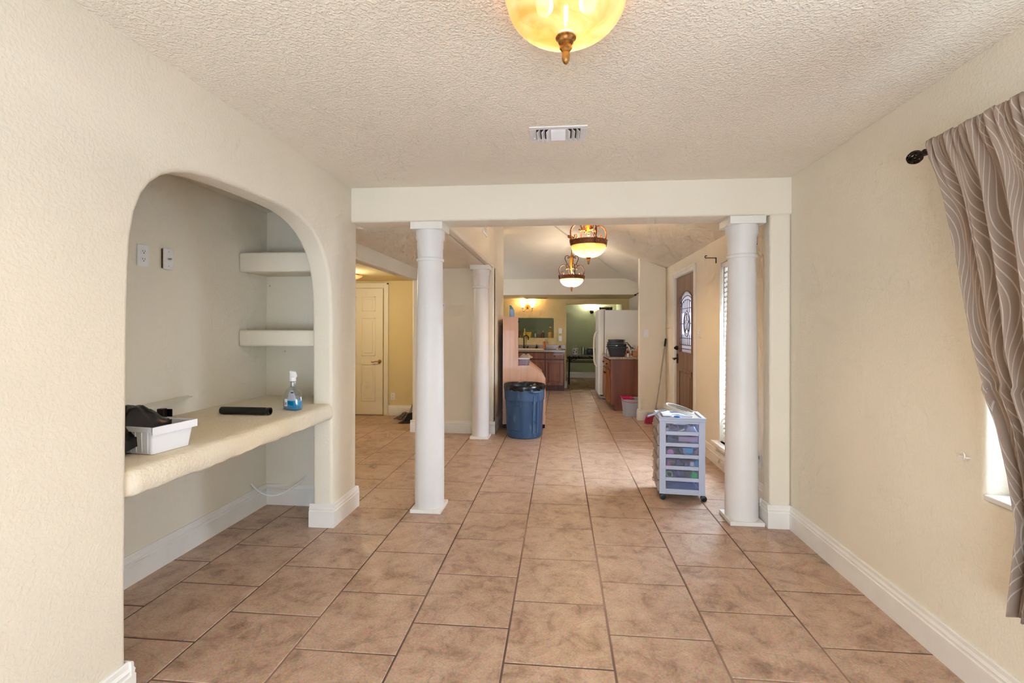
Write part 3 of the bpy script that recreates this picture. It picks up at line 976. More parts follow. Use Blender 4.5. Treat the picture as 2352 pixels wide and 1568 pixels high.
def spiral(c, r0, r1, a0, a1, n=14):
    return [(c[0] + (r0 + (r1 - r0) * k / n) * math.cos(math.radians(a0 + (a1 - a0) * k / n)), c[1] + (r0 + (r1 - r0) * k / n) * math.sin(math.radians(a0 + (a1 - a0) * k / n))) for k in range(n + 1)]
def smooth_path(pts, n=6):
    out = []
    P = [Vector((*p, 0)) for p in pts]
    P = [P[0]] + P + [P[-1]]
    for i in range(1, len(P) - 2):
        for k in range(n):
            u = k / n
            a, b, c, d = P[i - 1], P[i], P[i + 1], P[i + 2]
            out.append(.5 * ((2 * b) + (c - a) * u + (2 * a - 5 * b + 4 * c - d) * u * u + (3 * b - a - 3 * c + d) * u ** 3))
    out.append(P[-2])
    return [(p.x, p.y) for p in out]
def chandelier(x, y, zr_, s, bowl, label, power, arot, warm, iron):
    """zr_ = height of the rim band top"""
    zc = (zr(x) if x > hx0 - (YH - y) * SL_F / SL_R else zf(y))
    t = thing('chandelier', label, 'chandelier', (x, y, zc), 'scrolled bowl chandeliers')
    P = lambda r, h: (r, zr_ + h)
    MB().lathe([P(.185, .0), P(.198, .0), P(.205, -.006), P(.200, -.016), P(.196, -.022), P(.193, -.048), P(.188, -.056), P(.178, -.062), P(.178, -.05), P(.185, .0)], (x, y, 0), 48).build('rim_band', AGED, t)
    pr = [(r, zr_ - .058 + z) for r, z in bowl_prof(.186, .128)]
    pr += [(r - .005, z + .005) for r, z in pr[::-1]]
    MB().lathe(pr, (x, y, 0), 48).build('bowl', bowl, t)
    finial((x, y), zr_ - .185, .85, t)
    # centre column, ribbed amber vase
    fl = lambda a, r, h: r * (1 + .07 * math.cos(12 * a))
    MB().lathe([P(.001, .09), P(.012, .092), P(.018, .115), P(.026, .16), P(.030, .22), P(.029, .27), P(.022, .285), P(.001, .287)], (x, y, 0), 36, fn=fl).build('vase', mat('ribbed amber vase', (214, 150, 44), rough=.35, metal=.3, emit=(230, 150, 30), estr=.12), t)
    MB().lathe([P(.001, -.03), P(.007, -.03), P(.007, .05), P(.013, .056), P(.013, .066), P(.007, .072), P(.014, .08), P(.014, .092), P(.001, .094)], (x, y, 0), 20).build('stem', GOLD, t)
    MB().lathe([P(.001, .285), P(.03, .288), P(.036, .30), P(.03, .315), P(.012, .325), P(.009, .36), P(.001, .362)], (x, y, 0), 24).build('hub', GOLD, t)
    MB().tube([(x, y, zr_ + .36), (x, y, zc - .02)], .006, 8).build('rod', iron, t)
    MB().lathe([(.001, zc - .03), (.03, zc - .028), (.062, zc - .014), (.065, zc + .03)], (x, y, 0), 32).build('canopy', GOLD, t)
    for k in range(4):
        a = arot + k * PI / 2
        ca, sa = math.cos(a), math.sin(a)
        to3 = lambda q: [(x + ca * r, y + sa * r, zr_ + h) for r, h in q]
        mb = MB()
        # large C arm from rim up and inward, curling
        big = smooth_path([(.178, .0), (.200, .035), (.205, .085), (.190, .130), (.155, .160), (.115, .163), (.085, .143), (.078, .115), (.092, .100), (.106, .110)])
        mb.tube(to3(big), .0080, 7)
        # S arm above to hub
        up = smooth_path([(.088, .150), (.078, .185), (.092, .225), (.108, .262), (.102, .300), (.075, .315), (.048, .305), (.042, .285), (.055, .275), (.066, .285)])
        mb.tube(to3(up), .0065, 7)
        inn = smooth_path([(.060, .188), (.052, .150), (.040, .125), (.048, .105), (.060, .110)])
        mb.tube(to3(inn), .006, 7)
        mb.tube(to3([(.042, .285), (.03, .30)]), .004, 6)
        # small curl on the rim
        sm = smooth_path([(.175, .0), (.148, .012), (.130, .034), (.138, .056), (.155, .054), (.156, .040)])
        mb.tube(to3(sm), .007, 7)
        for q in ((.106, .110), (.066, .285), (.060, .110), (.156, .040)):
            mb.sphere(to3([q])[0], .009, 10, 6)
        mb.build('scroll_arm', iron, t)
        mb = MB()
        mb.tube(to3([(.205, .006), (.209, -.02), (.198, -.06)]), .010, 6)
        mb.build('clasp', AGED, t)
    point('lamp_light', (x, y, zr_ + .02), power, warm, .05)
    dn = point('lamp_light', (x, y, zr_ - .04), 1, warm, .05)
    sp = bpy.data.lights.new('lamp_light', 'SPOT')
    sp.energy = 75 if bowl is AMBER else 50; sp.color = warm; sp.spot_size = math.radians(155); sp.spot_blend = .5; sp.shadow_soft_size = .06
    dn.data = sp
    return t
GOLDIRON = mat('gilded iron', (132, 84, 42), rough=.5, metal=.5)
chandelier(.305, 5.2, 2.340, 1, AMBER, 'amber-lit scrolled bowl chandelier hanging just beyond the beam', 8, .34, (1, .84, .62), GOLDIRON)
chandelier(.186, 7.7, 2.243, 1, PALE, 'white-lit scrolled bowl chandelier hanging farther back', 8, .22, (1, .93, .82), IRON)

# ------------------------------------------------------------------ entry window with blinds
wy0, wy1, wz0, wz1 = WE
we = structure(MB().box(XR + .12, XR + .16, wy0, wy0 + .045, wz0, wz1).box(XR + .12, XR + .16, wy1 - .045, wy1, wz0, wz1)
               .box(XR + .12, XR + .16, wy0 + .045, wy1 - .045, wz0, wz0 + .045).box(XR + .12, XR + .16, wy0 + .045, wy1 - .045, wz1 - .045, wz1)
               .box(XR + .125, XR + .155, wy0 + .045, wy1 - .045, 1.14, 1.17).build('window_2', WHITEPL, smooth=False))
MB().box(XR + .138, XR + .143, wy0 + .045, wy1 - .045, wz0 + .045, 1.14).build('pane', CLEAR, we, smooth=False)
MB().box(XR + .138, XR + .143, wy0 + .045, wy1 - .045, 1.17, wz1 - .045).build('pane', CLEAR, we, smooth=False)
MB().box(XR - .065, XR + .12, wy0 - .08, wy1 + .085, wz0 - .034, wz0, bev=.005).build('sill', TRIM, we, smooth=False)
mb = MB()
mb.box(XR - .016, XR, wy0 - .06, wy1 + .06, wz0 - .11, wz0 - .034).box(XR - .024, XR - .016, wy0 - .06, wy1 + .06, wz0 - .06, wz0 - .034).box(XR - .021, XR - .016, wy0 - .06, wy1 + .06, wz0 - .105, wz0 - .09)
mb.build('apron', TRIM, we, smooth=False)
t = thing('window_blind', 'white slatted blind hanging in the entry window behind the right column', 'blind', (XR + .05, 4.6, wz1))
SLAT = mat('white blind slat', (236, 236, 236), rough=.4, translucent=.08)
MB().box(XR + .012, XR + .075, wy0 + .008, wy1 - .008, wz1 - .05, wz1 - .002, bev=.004).build('headrail', SLAT, t, smooth=False)
MB().box(XR + .02, XR + .07, wy0 + .012, wy1 - .012, wz0 + .004, wz0 + .022, bev=.004).build('bottom_rail', SLAT, t, smooth=False)
sl0 = None
k = 0
z = wz0 + .055
while z < wz1 - .07:
    if sl0 is None:
        m2 = MB()
        for sgn in (0,):
            pr = [(-.025, -.0005), (-.012, .0018), (.012, .0018), (.025, -.0005), (.012, .0042), (-.012, .0042)]
            ang = math.radians(46)
            m2.poly([(a * math.cos(ang) - h * math.sin(ang), -.385, a * math.sin(ang) + h * math.cos(ang)) for a, h in pr], (0, .77, 0))
        sl0 = m2.build('slat', SLAT, t, smooth=False, local=True)
        o = sl0
    else:
        o = sl0.copy(); COL.objects.link(o); o.parent = t
        o.matrix_parent_inverse = Matrix.Identity(4)
    o.location = (-.005, 0, z - wz1)
    k += 1
    z += .0485
for y in (wy0 + .12, wy1 - .12):
    MB().box(XR + .018, XR + .0195, y - .008, y + .008, wz0 + .02, wz1 - .05).build('ladder_tape', SLAT, t, smooth=False)
MB().tube([(XR + .008, wy1 - .10, wz1 - .05), (XR + .006, wy1 - .10, 1.20)], .0045, 6).build('tilt_wand', mat('grey wand', (120, 116, 112), rough=.3), t)

# curtain rod brackets left on the wall
def wall_bracket(x, y, z, label):
    t = thing('curtain_bracket', label, 'bracket', (x, y, z))
    MB().box(x - .006, x, y - .008, y + .008, z - .055, z + .005).build('plate', BLACKMT, t, smooth=False)
    MB().tube([(x, y, z), (x - .10, y, z + .002)], .004, 8).build('arm', BLACKMT, t)
    MB().tube([(x - .10 - .012 * math.sin(a), y, z + .012 - .012 * math.cos(a)) for a in [math.radians(d) for d in range(-20, 221, 20)]], .004, 8).build('cradle', BLACKMT, t)
wall_bracket(XR, 5.116, 2.125, 'black curtain bracket above the light switch by the front door')
wall_bracket(XR, 4.086, 2.138, 'black curtain bracket just right of the right column')
t = thing('curtain_bracket', 'short black bracket on the kitchen edge of the wing wall', 'bracket', (1.205, 7.50, 1.94))
MB().tube([(1.205, 7.50, 1.945), (1.165, 7.50, 1.925)], .006, 8).build('arm', BLACKMT, t)
MB().sphere((1.155, 7.50, 1.915), .018, 12, 8, (1, .8, .8)).build('knob', BLACKMT, t)

# ------------------------------------------------------------------ front door (inner face flush with the wall)
DX = XR + .012
dy0, dy1, dzt = 5.935, 6.85, 2.09
gy0, gy1, gz0, gzs, gza = 6.07, 6.675, 1.085, 1.80, 1.885
door = structure(thing('door_1', 'brown wooden front door with arched leaded glass', 'door', (DX, 6.39, 0)))
mb = MB()
TH = .044
mb.box(DX, DX + TH, dy0, dy1, .008, gz0)
mb.box(DX, DX + TH, dy0, gy0, gz0, dzt).box(DX, DX + TH, gy1, dy1, gz0, dzt)
gc = (gy0 + gy1) / 2
archp = [(gy0 + (gy1 - gy0) * k / 16, gzs + (gza - gzs) * (1 - (2 * k / 16 - 1) ** 2)) for k in range(17)]
mb.poly([(DX, y, z) for y, z in archp] + [(DX, gy1, dzt), (DX, gy0, dzt)], (TH, 0, 0))
mb.build('door_leaf', DOORWOOD, door, smooth=False)
mb = MB()
mb.tube([(DX, gy0, gz0)] + [(DX, y, z) for y, z in archp] + [(DX, gy1, gz0)], .010, 8, closed=True)
mb.build('glass_moulding', DOORWOOD, door)
OBS = thin_glass('textured door glass', (226, 222, 228), .10, .25, body=(206, 200, 204), bodyfac=.62)
mb = MB()
mb.poly([(DX + .018, gy0, gz0)] + [(DX + .018, y, z) for y, z in archp] + [(DX + .018, gy1, gz0)], (.006, 0, 0))
gl = mb.build('glass', OBS, door, smooth=False)
CAME = mat('lead came', (58, 54, 54), rough=.45, metal=.6)
mb = MB()
cx_ = DX + .016
ln = lambda *q: mb.tube([(cx_, y, z) for y, z in q], .0048, 5)
za = lambda y, d: gzs + (gza - gzs) * (1 - ((y - gc) / ((gy1 - gy0) / 2)) ** 2) - d
for d in (.06, .11): ln(*[(gy0 + (gy1 - gy0) * k / 12, za(gy0 + (gy1 - gy0) * k / 12, d)) for k in range(13)])
for y in (gy0 + .045, gy1 - .045): ln((y, gz0), (y, za(y, 0)))
for z in (gz0 + .045, gz0 + .095, 1.27, 1.66): ln((gy0, z), (gy1, z))
for y in [gy0 + (gy1 - gy0) * k / 7 for k in range(1, 7)]:
    ln((y, gz0 + .095), (y, 1.32)); ln((y, 1.60), (y, za(y, .11)))
ln((gy0, 1.46), (gc - .14, 1.46)); ln((gc + .14, 1.46), (gy1, 1.46))
ov = lambda a, b, n=28: [(gc + a * math.cos(2 * PI * k / n), 1.46 + b * math.sin(2 * PI * k / n)) for k in range(n + 1)]
ln(*ov(.145, .165)); ln(*ov(.115, .135))
star = []
for k in range(10):
    rr = (1.0 if k % 2 == 0 else .4)
    a = PI / 2 + k * PI / 5
    star.append((gc + .112 * rr * math.cos(a), 1.46 + .132 * rr * math.sin(a)))
ln(*(star + [star[0]]))
mb.build('lead_came', CAME, gl)
mb = MB().poly([(DX + .012, y, z) for y, z in star], (.004, 0, 0))
mb.build('star_glass', thin_glass('clear bevel glass', (240, 246, 252), .14, .05, body=(225, 232, 240), bodyfac=.3), gl, smooth=False)
# lower raised panel
mb = MB()
py0, py1, pz0, pz1 = gy0 - .01, gy1 + .01, .16, .86
for q in ((py0, py1, pz1 - .035, pz1), (py0, py1, pz0, pz0 + .035), (py0, py0 + .035, pz0, pz1), (py1 - .035, py1, pz0, pz1)):
    mb.box(DX - .010, DX + .004, q[0], q[1], q[2], q[3], bev=.005)
mb.box(DX - .008, DX + .002, py0 + .075, py1 - .075, pz0 + .075, pz1 - .075, bev=.006)
mb.build('raised_panel', DOORWOOD, door, smooth=False)
MB().lathe([(.001, -.034), (.026, -.030), (.030, -.012), (.030, 0)], (DX, 6.785, 1.13), 24, axis='x').box(DX - .048, DX - .03, 6.78, 6.79, 1.115, 1.145, bev=.003).build('deadbolt', BRONZE, door)
h = MB().lathe([(.001, -.016), (.026, -.013), (.03, 0)], (DX, 6.785, .985), 24, axis='x').box(DX - .012, DX, 6.76, 6.81, .92, 1.05, bev=.006).tube([(DX, 6.785, .985), (DX - .055, 6.785, .985), (DX - .066, 6.77, .985), (DX - .066, 6.67, .978)], .010, 8)
h.build('lever_handle', BRONZE, door)
# casing and jamb
mb = MB()
for (y0_, y1_, z0_, z1_) in ((dy0 - .09, dy0 - .012, 0, 2.178), (dy1 + .012, dy1 + .085, 0, 2.178), (dy0 - .012, dy1 + .012, 2.102, 2.178)):
    mb.box(XR - .014, XR, y0_, y1_, z0_, z1_, bev=.003)
mb.box(XR - .020, XR - .014, dy0 - .09, dy1 + .085, 2.155, 2.178, bev=.002).box(XR - .018, XR - .013, dy0 - .09, dy0 - .07, 0, 2.155).box(XR - .018, XR - .013, dy1 + .065, dy1 + .085, 0, 2.155)
mb.box(XR, XR + .14, dy0 - .014, dy0 - .002, 0, 2.10).box(XR, XR + .14, dy1 + .001, dy1 + .009, 0, 2.10).box(XR, XR + .14, dy0 - .002, dy1 + .001, 2.092, 2.099)
mb.build('casing', TRIM, door, smooth=False)
MB().box(XR - .01, XR + .15, dy0, dy1, 0, .007).build('threshold', BRONZE, door, smooth=False)

# return-air grille high on the soffit face
t = thing('wall_vent', 'white return air grille high on the soffit wall above the far column', 'vent', (XS, 5.45, 2.62))
mb = MB()
for q in ((5.27, 5.62, 2.47, 2.492), (5.27, 5.62, 2.75, 2.772), (5.27, 5.292, 2.492, 2.75), (5.598, 5.62, 2.492, 2.75)): mb.box(XS, XS + .012, q[0], q[1], q[2], q[3])
mb.build('face_frame', VM, t, smooth=False)
for k in range(10):
    MB().box(XS + .001, XS + .012, 5.292, 5.598, 2.50 + k * .025, 2.503 + k * .025, rot=R(25, 'Y')).build('louver', VM, t, smooth=False)

# ------------------------------------------------------------------ hall door, lamp, mop and dustpan
hd = structure(thing('door_2', 'white six-panel hall door with brass lever', 'door', (-3.2, 7.44, 0)))
HX0, HX1, HZ = -3.60, -2.815, 2.025
DOORW = mat('warm white door paint', (236, 226, 204), rough=.4)
MB().box(HX0, HX1, 7.405, 7.438, .012, HZ, bev=.002).build('door_leaf', DOORW, hd, smooth=False)
for (c0, c1) in ((-3.47, -3.25), (-3.165, -2.935)):
    for (a, b) in ((.22, .82), (.95, 1.56), (1.66, 1.90)):
        mb = MB()
        for q in ((c0, c1, a, a + .016), (c0, c1, b - .016, b), (c0, c0 + .016, a, b), (c1 - .016, c1, a, b)):
            mb.box(q[0], q[1], 7.398, 7.406, q[2], q[3], bev=.003)
        mb.box(c0 + .045, c1 - .045, 7.397, 7.406, a + .045, b - .045, bev=.005)
        mb.build('door_panel', DOORW, hd, smooth=False)
BRASS = mat('brass', (170, 128, 66), rough=.3, metal=.9)
MB().lathe([(.03, 0), (.028, -.010), (.012, -.014), (.010, -.045)], (-2.865, 7.405, .86), 20, axis='y').tube([(-2.865, 7.362, .86), (-2.90, 7.358, .862), (-2.935, 7.358, .858), (-2.965, 7.36, .85), (-2.985, 7.362, .857)], .008, 8).build('lever_handle', BRASS, hd)
mb = MB()
mb.box(HX1 + .012, HX1 + .085, 7.42, 7.44, 0, HZ + .088, bev=.003).box(HX0 - .085, HX0 - .012, 7.42, 7.44, 0, HZ + .088, bev=.003).box(HX0 - .012, HX1 + .012, 7.42, 7.44, HZ + .012, HZ + .088, bev=.003)
mb.box(HX1 + .065, HX1 + .085, 7.414, 7.42, 0, HZ + .088).box(HX0 - .085, HX1 + .085, 7.414, 7.42, HZ + .068, HZ + .088)
mb.build('casing', DOORW, hd, smooth=False)
t = thing('hall_ceiling_lamp', 'lit warm flush lamp on the hall ceiling, mostly hidden by the jamb', 'ceiling lamp', (-2.93, 6.5, 2.15))
MB().lathe([(.11, 2.149), (.112, 2.135), (.10, 2.128)], (-2.93, 6.5, 0), 32).build('canopy', GOLD, t)
MB().lathe([(.15, 2.13), (.14, 2.112), (.10, 2.092), (.05, 2.08), (.002, 2.076)], (-2.93, 6.5, 0), 32).build('shade', AMBER, t)
point('lamp_light', (-2.93, 6.1, 2.02), 10, (1, .90, .70), .08)

t = thing('dustpan', 'black dustpan standing on the hall floor against the wall corner', 'dustpan', (-2.2, 6.86, 0))
mb = MB()
mb.poly([(-2.35, 6.80, .003), (-2.04, 6.80, .003), (-2.02, 6.98, .003), (-2.33, 7.02, .003)], (0, 0, .006))
mb.poly([(-2.33, 7.0, .006), (-2.05, 6.97, .006), (-2.05, 6.985, .13), (-2.16, 7.0, .15), (-2.27, 7.01, .10)], (0, .008, 0))
mb.poly([(-2.05, 6.80, .006), (-2.045, 6.985, .006), (-2.045, 6.985, .13)], (.008, 0, 0))
mb.build('pan', BLACKPL, t, smooth=False)
MB().tube([(-2.09, 6.985, .10), (-2.06, 7.02, .40), (-2.04, 7.05, .70)], .009, 8).build('handle', BLACKPL, t)
t = thing('string_mop', 'grey string mop lying head down behind the black dustpan', 'mop', (-2.3, 7.1, 0))
MOPH = mat('wooden mop handle', (150, 104, 70), rough=.6)
MB().tube([(-2.28, 7.15, .10), (-2.22, 7.22, .36), (-2.12, 7.33, .78), (-2.06, 7.41, 1.05)], .011, 8).build('handle', MOPH, t)
MB().tube([(-2.285, 7.145, .08), (-2.262, 7.17, .17)], .018, 8).build('ferrule', mat('galvanised', (150, 150, 152), rough=.4, metal=.8), t)
mb = MB()
rnd = random.Random(3)
for k in range(46):
    a = math.radians(rnd.uniform(150, 300)); ln_ = rnd.uniform(.10, .22)
    e = (-2.29 + ln_ * math.cos(a), 7.14 + .5 * ln_ * math.sin(a))
    mb.tube([(-2.285, 7.145, .085), ((-2.285 + e[0]) / 2, (7.145 + e[1]) / 2, .08 + rnd.uniform(-.02, .03)), (e[0], e[1], .012), (e[0] - .02, e[1] - .01, .007)], .006, 5)
mb.build('strings', mat('grey mop cotton', (150, 136, 124), rough=.95, col2=(100, 88, 80), nscale=60), t, kind='stuff')

# ------------------------------------------------------------------ broom and bucket
t = thing('broom', 'pink bristle broom leaning on the wing wall beside the front door', 'broom', (1.40, 7.22, 0))
b0, b1 = Vector((1.405, 7.20, .20)), Vector((1.590, 7.385, 1.245))
d = (b1 - b0)
MB().tube([b0, b0 + d * .9], .011, 10).build('handle', mat('brushed handle', (168, 156, 146), rough=.35, metal=.5), t)
MB().tube([b0 + d * .89, b1], .0135, 10).build('grip', BLACKPL, t)
GREYPL = mat('grey plastic', (150, 152, 156), rough=.4)
MB().tube([b0 - d * .04, b0 + d * .03], .018, 8).box(1.28, 1.50, 7.17, 7.22, .125, .165, bev=.01).build('head', GREYPL, t)
mb = MB()
rnd = random.Random(5)
for i in range(26):
    for j in range(5):
        x = 1.285 + .21 * i / 25; y = 7.175 + .04 * j / 4
        xo = (x - 1.39) * 1.35 + 1.385 + rnd.uniform(-.006, .006)
        mb.tube([(x, y, .13), ((x + xo) / 2, y - .004, .07), (xo, y - .01 + rnd.uniform(-.008, .008), .002)], .0026, 4)
mb.build('bristles', mat('pink bristles', (214, 62, 104), rough=.6, col2=(170, 40, 80), nscale=80), t, kind='stuff')

t = thing('mop_bucket', 'light grey mop bucket with magenta wringer by the wood cabinet', 'bucket', (1.15, 7.86, 0))
def taper_box(mb, cx, cy, hx0_, hy0_, hx1_, hy1_, z0, z1, r=.03, inner=True, thick=.004):
    def ring(hx, hy, z, rr):
        out = []
        for (sx, sy, a0) in ((1, 1, 0), (-1, 1, 90), (-1, -1, 180), (1, -1, 270)):
            for k in range(5):
                a = math.radians(a0 + 90 * k / 4)
                out.append(mb.bm.verts.new((cx + sx * (hx - rr) + rr * math.cos(a), cy + sy * (hy - rr) + rr * math.sin(a), z)))
        return out
    rings = [ring(hx0_, hy0_, z0, r), ring(hx1_, hy1_, z1, r)]
    if inner:
        rings += [ring(hx1_ - thick, hy1_ - thick, z1, r), ring(hx0_ - thick, hy0_ - thick, z0 + thick, r)]
    for a, b in zip(rings, rings[1:]):
        for k in range(20): mb.bm.faces.new((a[k], a[(k + 1) % 20], b[(k + 1) % 20], b[k]))
    mb.bm.faces.new(rings[0][::-1]); mb.bm.faces.new(rings[-1])
    return mb
BUCKET = mat('pale grey bucket plastic', (176, 180, 192), rough=.45)
taper_box(MB(), 1.16, 7.86, .125, .14, .155, .17, 0, .275, .04).build('tub', BUCKET, t)
MAG = mat('magenta plastic', (196, 24, 92), rough=.4)
mb = taper_box(MB(), 1.085, 7.86, .05, .10, .085, .15, .21, .285, .03)
mb.tube([(1.00, 7.70, .285), (1.17, 7.70, .285), (1.17, 8.01, .285), (1.00, 8.01, .285)], .008, 6, closed=True)
mb.build('wringer', MAG, t)
MB().tube([(1.00, 7.705, .27), (.985, 7.71, .262), (1.05, 7.695, .235), (1.16, 7.69, .225), (1.27, 7.695, .235), (1.315, 7.71, .262)], .004, 6).build('bail', MAG, t)

# ------------------------------------------------------------------ storage cart
CA = math.radians(-4.5)
cart = thing('drawer_cart', 'lilac grey six-drawer rolling plastic storage cart near the right column', 'cart', (.81, 3.985, 0), rz=CA)
LIL = mat('lilac grey plastic', (184, 190, 210), rough=.4)
CW, CD, CT, CB = .355, .33, .672, .062        # length along x, depth along y, top, bottom
NS = 6
step = (CT - .03 - CB - .02) / NS
for x in (0, CW - .05):
    for y in (0, CD - .04):
        MB().box(x, x + .05, y, y + .04, CB, CT - .03, bev=.003).build('post', LIL, cart, smooth=False, local=True)
for k in range(NS + 1):
    z = CB + k * step
    hgt = .030
    for y in (0.004, CD - .016):
        MB().box(.05, CW - .05, y, y + .012, z, z + hgt, bev=.002).build('side_rail', LIL, cart, smooth=False, local=True)
    MB().box(.02, CW - .01, .01, CD - .01, z, z + .004).build('shelf_frame', LIL, cart, smooth=False, local=True)
mb = MB().box(-.006, CW + .006, -.006, CD + .006, CT - .032, CT - .012, bev=.004)
mb.box(-.006, CW + .006, -.006, .022, CT - .013, CT, bev=.004).box(-.006, CW + .006, CD - .022, CD + .006, CT - .013, CT, bev=.004)
mb.box(-.006, .022, .02, CD - .02, CT - .013, CT, bev=.004).box(CW - .022, CW + .006, .02, CD - .02, CT - .013, CT, bev=.004)
for k in range(1, 6): mb.box(.02 + k * .018, .026 + k * .018, .03, CD - .03, CT - .013, CT - .009)
mb.build('top', LIL, cart, smooth=False, local=True)
MB().box(CW - .085, CW - .03, .05, CD - .05, CT - .0125, CT - .0115).build('top_recess', mat('beige recess', (176, 160, 146), rough=.6), cart, smooth=False, local=True)
MB().box(.0, CW, 0, CD, CB - .012, CB + .004, bev=.003).build('base', LIL, cart, smooth=False, local=True)
BIN = thin_glass('clear drawer plastic', (236, 240, 250), .10, .08, body=(222, 226, 238), bodyfac=.12)
BINF = thin_glass('frosted drawer front', (232, 226, 220), .08, .2, body=(226, 214, 204), bodyfac=.62)
for k in range(NS):
    z = CB + k * step + .008
    hz = step - .016
    mb = MB()
    g = .002
    mb.box(.004, CW - .008, .018, .018 + g, z, z + hz).box(.004, CW - .008, CD - .018 - g, CD - .018, z, z + hz)
    mb.box(CW - .008 - g, CW - .008, .018 + g, CD - .018 - g, z, z + hz).box(.004, CW - .008, .018 + g, CD - .018 - g, z, z + g)
    dr = mb.build('drawer', BIN, cart, smooth=False, local=True)
    mb = MB()
    prof = []
    n = 8
    for j in range(n + 1):
        u = j / n
        prof.append((-.008 - .010 * math.sin(PI * u) ** .6, z - .004 + (hz + .008) * u))
    pts = [(x, .012, zz) for x, zz in prof] + [(.004, .012, prof[-1][1]), (.004, .012, prof[0][1])]
    mb.poly(pts, (0, CD - .024, 0))
    fr = mb.build('drawer_front', BINF, dr, smooth=True, local=True)
    mb = MB().tube([(-.024, CD / 2 - .05, z + hz * .62), (-.034, CD / 2 - .04, z + hz * .6), (-.034, CD / 2 + .04, z + hz * .6), (-.024, CD / 2 + .05, z + hz * .62)], .004, 6)
    mb.build('pull', BINF, dr, local=True)
for (x, y) in ((.03, .02), (CW - .01, .02), (.03, CD - .03), (CW - .01, CD - .03)):
    c = MB()
    c.lathe([(.012, -.017), (.024, -.015), (.024, -.004), (.021, 0), (.024, .004), (.024, .015), (.012, .017)], (x, y, .0245), 20, axis='y', cap=True)
    c.tube([(x, y, .03), (x - .006, y, CB - .012)], .009, 8)
    c.build('caster', BLACKPL, cart, local=True)

cM = (Matrix.Translation(cart.location) @ Matrix.Rotation(CA, 4, 'Z'))
def in_cart(o):
    o.matrix_world = cM
    return o
def cart_item(name, mb, m, label, cat='trinket'):
    o = mb.build(name, m, tag=(label, cat, 'odds and ends in the cart drawers'))
    in_cart(o)
    return o
def bz(k): return CB + k * step + .0105
PCOL = lambda nm, c, r=.5: mat(nm, tuple(min(255, int(v * 1.15 + 12)) for v in c), rough=r)
# bottom drawer 0: folded blue cloth and a clear tray
def rumple(x0, x1, y0, y1, z0, hgt, seed, n=18):
    mb = MB()
    g = []
    for j in range(n + 1):
        row = []
        for i in range(n + 1):
            x = x0 + (x1 - x0) * i / n; y = y0 + (y1 - y0) * j / n
            e = min(1, 4 * min(i, n - i) / n) * min(1, 4 * min(j, n - j) / n)
            h = z0 + hgt * e * (.72 + .5 * mnoise.noise(Vector((x * 28 + seed, y * 28, seed))))
            row.append(mb.bm.verts.new((x, y, max(h, z0 + .001))))
        g.append(row)
    b_ = []
    for j in range(n):
        for i in range(n):
            mb.bm.faces.new((g[j][i], g[j][i + 1], g[j + 1][i + 1], g[j + 1][i]))
    loop = [g[0][i] for i in range(n + 1)] + [g[j][n] for j in range(1, n + 1)] + [g[n][i] for i in range(n - 1, -1, -1)] + [g[j][0] for j in range(n - 1, 0, -1)]
    low = [mb.bm.verts.new((v.co.x, v.co.y, z0)) for v in loop]
    m_ = len(loop)
    for k in range(m_): mb.bm.faces.new((loop[k], loop[(k + 1) % m_], low[(k + 1) % m_], low[k]))
    mb.bm.faces.new(low)
    return mb
cart_item('cloth', rumple(.06, .31, .03, .29, bz(0) + .022, .045, 1), PCOL('blue cloth', (70, 110, 172), .8), 'folded blue cloth in the lowest cart drawer', 'cloth')
cart_item('tray', MB().box(.055, .315, .03, .29, bz(0), bz(0) + .020, bev=.005), PCOL('grey tray', (170, 164, 170), .3), 'flat grey tray under the blue cloth in the lowest drawer', 'tray')
# drawer 1: greens
cart_item('pouch', rumple(.245, .315, .024, .10, bz(1), .066, 2), PCOL('bright green pouch', (40, 200, 100), .4), 'bright green crumpled pouch in the second lowest cart drawer', 'pouch')
cart_item('block', MB().box(.056, .096, .03, .05, bz(1), bz(1) + .012, bev=.003), PCOL('mustard block', (216, 188, 96)), 'small mustard block in the second lowest cart drawer')
cart_item('pen', MB().tube([(.115, .035, bz(1) + .006), (.185, .032, bz(1) + .006)], .005, 8), PCOL('lime pen', (176, 216, 70)), 'lime green pen in the second lowest cart drawer', 'pen')
cart_item('ribbon_coil', MB().tube([(.085 + .022 * math.cos(a), .05 + .006 * math.sin(3 * a), bz(1) + .032 + .022 * math.sin(a)) for a in [2 * PI * k / 20 for k in range(20)]], .006, 6, closed=True), PCOL('pale green band', (130, 180, 140)), 'pale green coil above the mustard block in the cart', 'coil')
cart_item('cloth', rumple(.10, .24, .06, .28, bz(1), .058, 3), PCOL('violet grey cloth', (112, 108, 150), .8), 'violet grey cloth behind the lime pen in the cart', 'cloth')
# drawer 2: purples and blues
cart_item('lump', rumple(.054, .105, .028, .09, bz(2), .04, 4), PCOL('orchid felt', (196, 84, 160), .8), 'orchid pink felt lump in the third lowest cart drawer', 'felt')
cart_item('bag', rumple(.125, .20, .03, .12, bz(2), .068, 5), PCOL('navy bag', (58, 62, 96), .45), 'navy plastic bag in the third lowest cart drawer', 'bag')
cart_item('lump', rumple(.19, .245, .026, .08, bz(2), .042, 6), PCOL('periwinkle felt', (126, 124, 186), .8), 'periwinkle felt lump beside the navy bag in the cart', 'felt')
cart_item('cup', MB().lathe([(.001, bz(2)), (.022, bz(2)), (.019, bz(2) + .03), (.015, bz(2) + .05), (.001, bz(2) + .052)], (.262, .05, 0), 18), PCOL('off white cup', (214, 208, 206)), 'off-white cup shape in place of a toy figure in the third lowest cart drawer', 'cup')  # plain cup shape stands in for a small toy figure
cart_item('cloth', rumple(.27, .318, .03, .12, bz(2), .062, 7), PCOL('sky blue cloth', (90, 160, 206), .8), 'sky blue cloth at the end of the third lowest drawer', 'cloth')
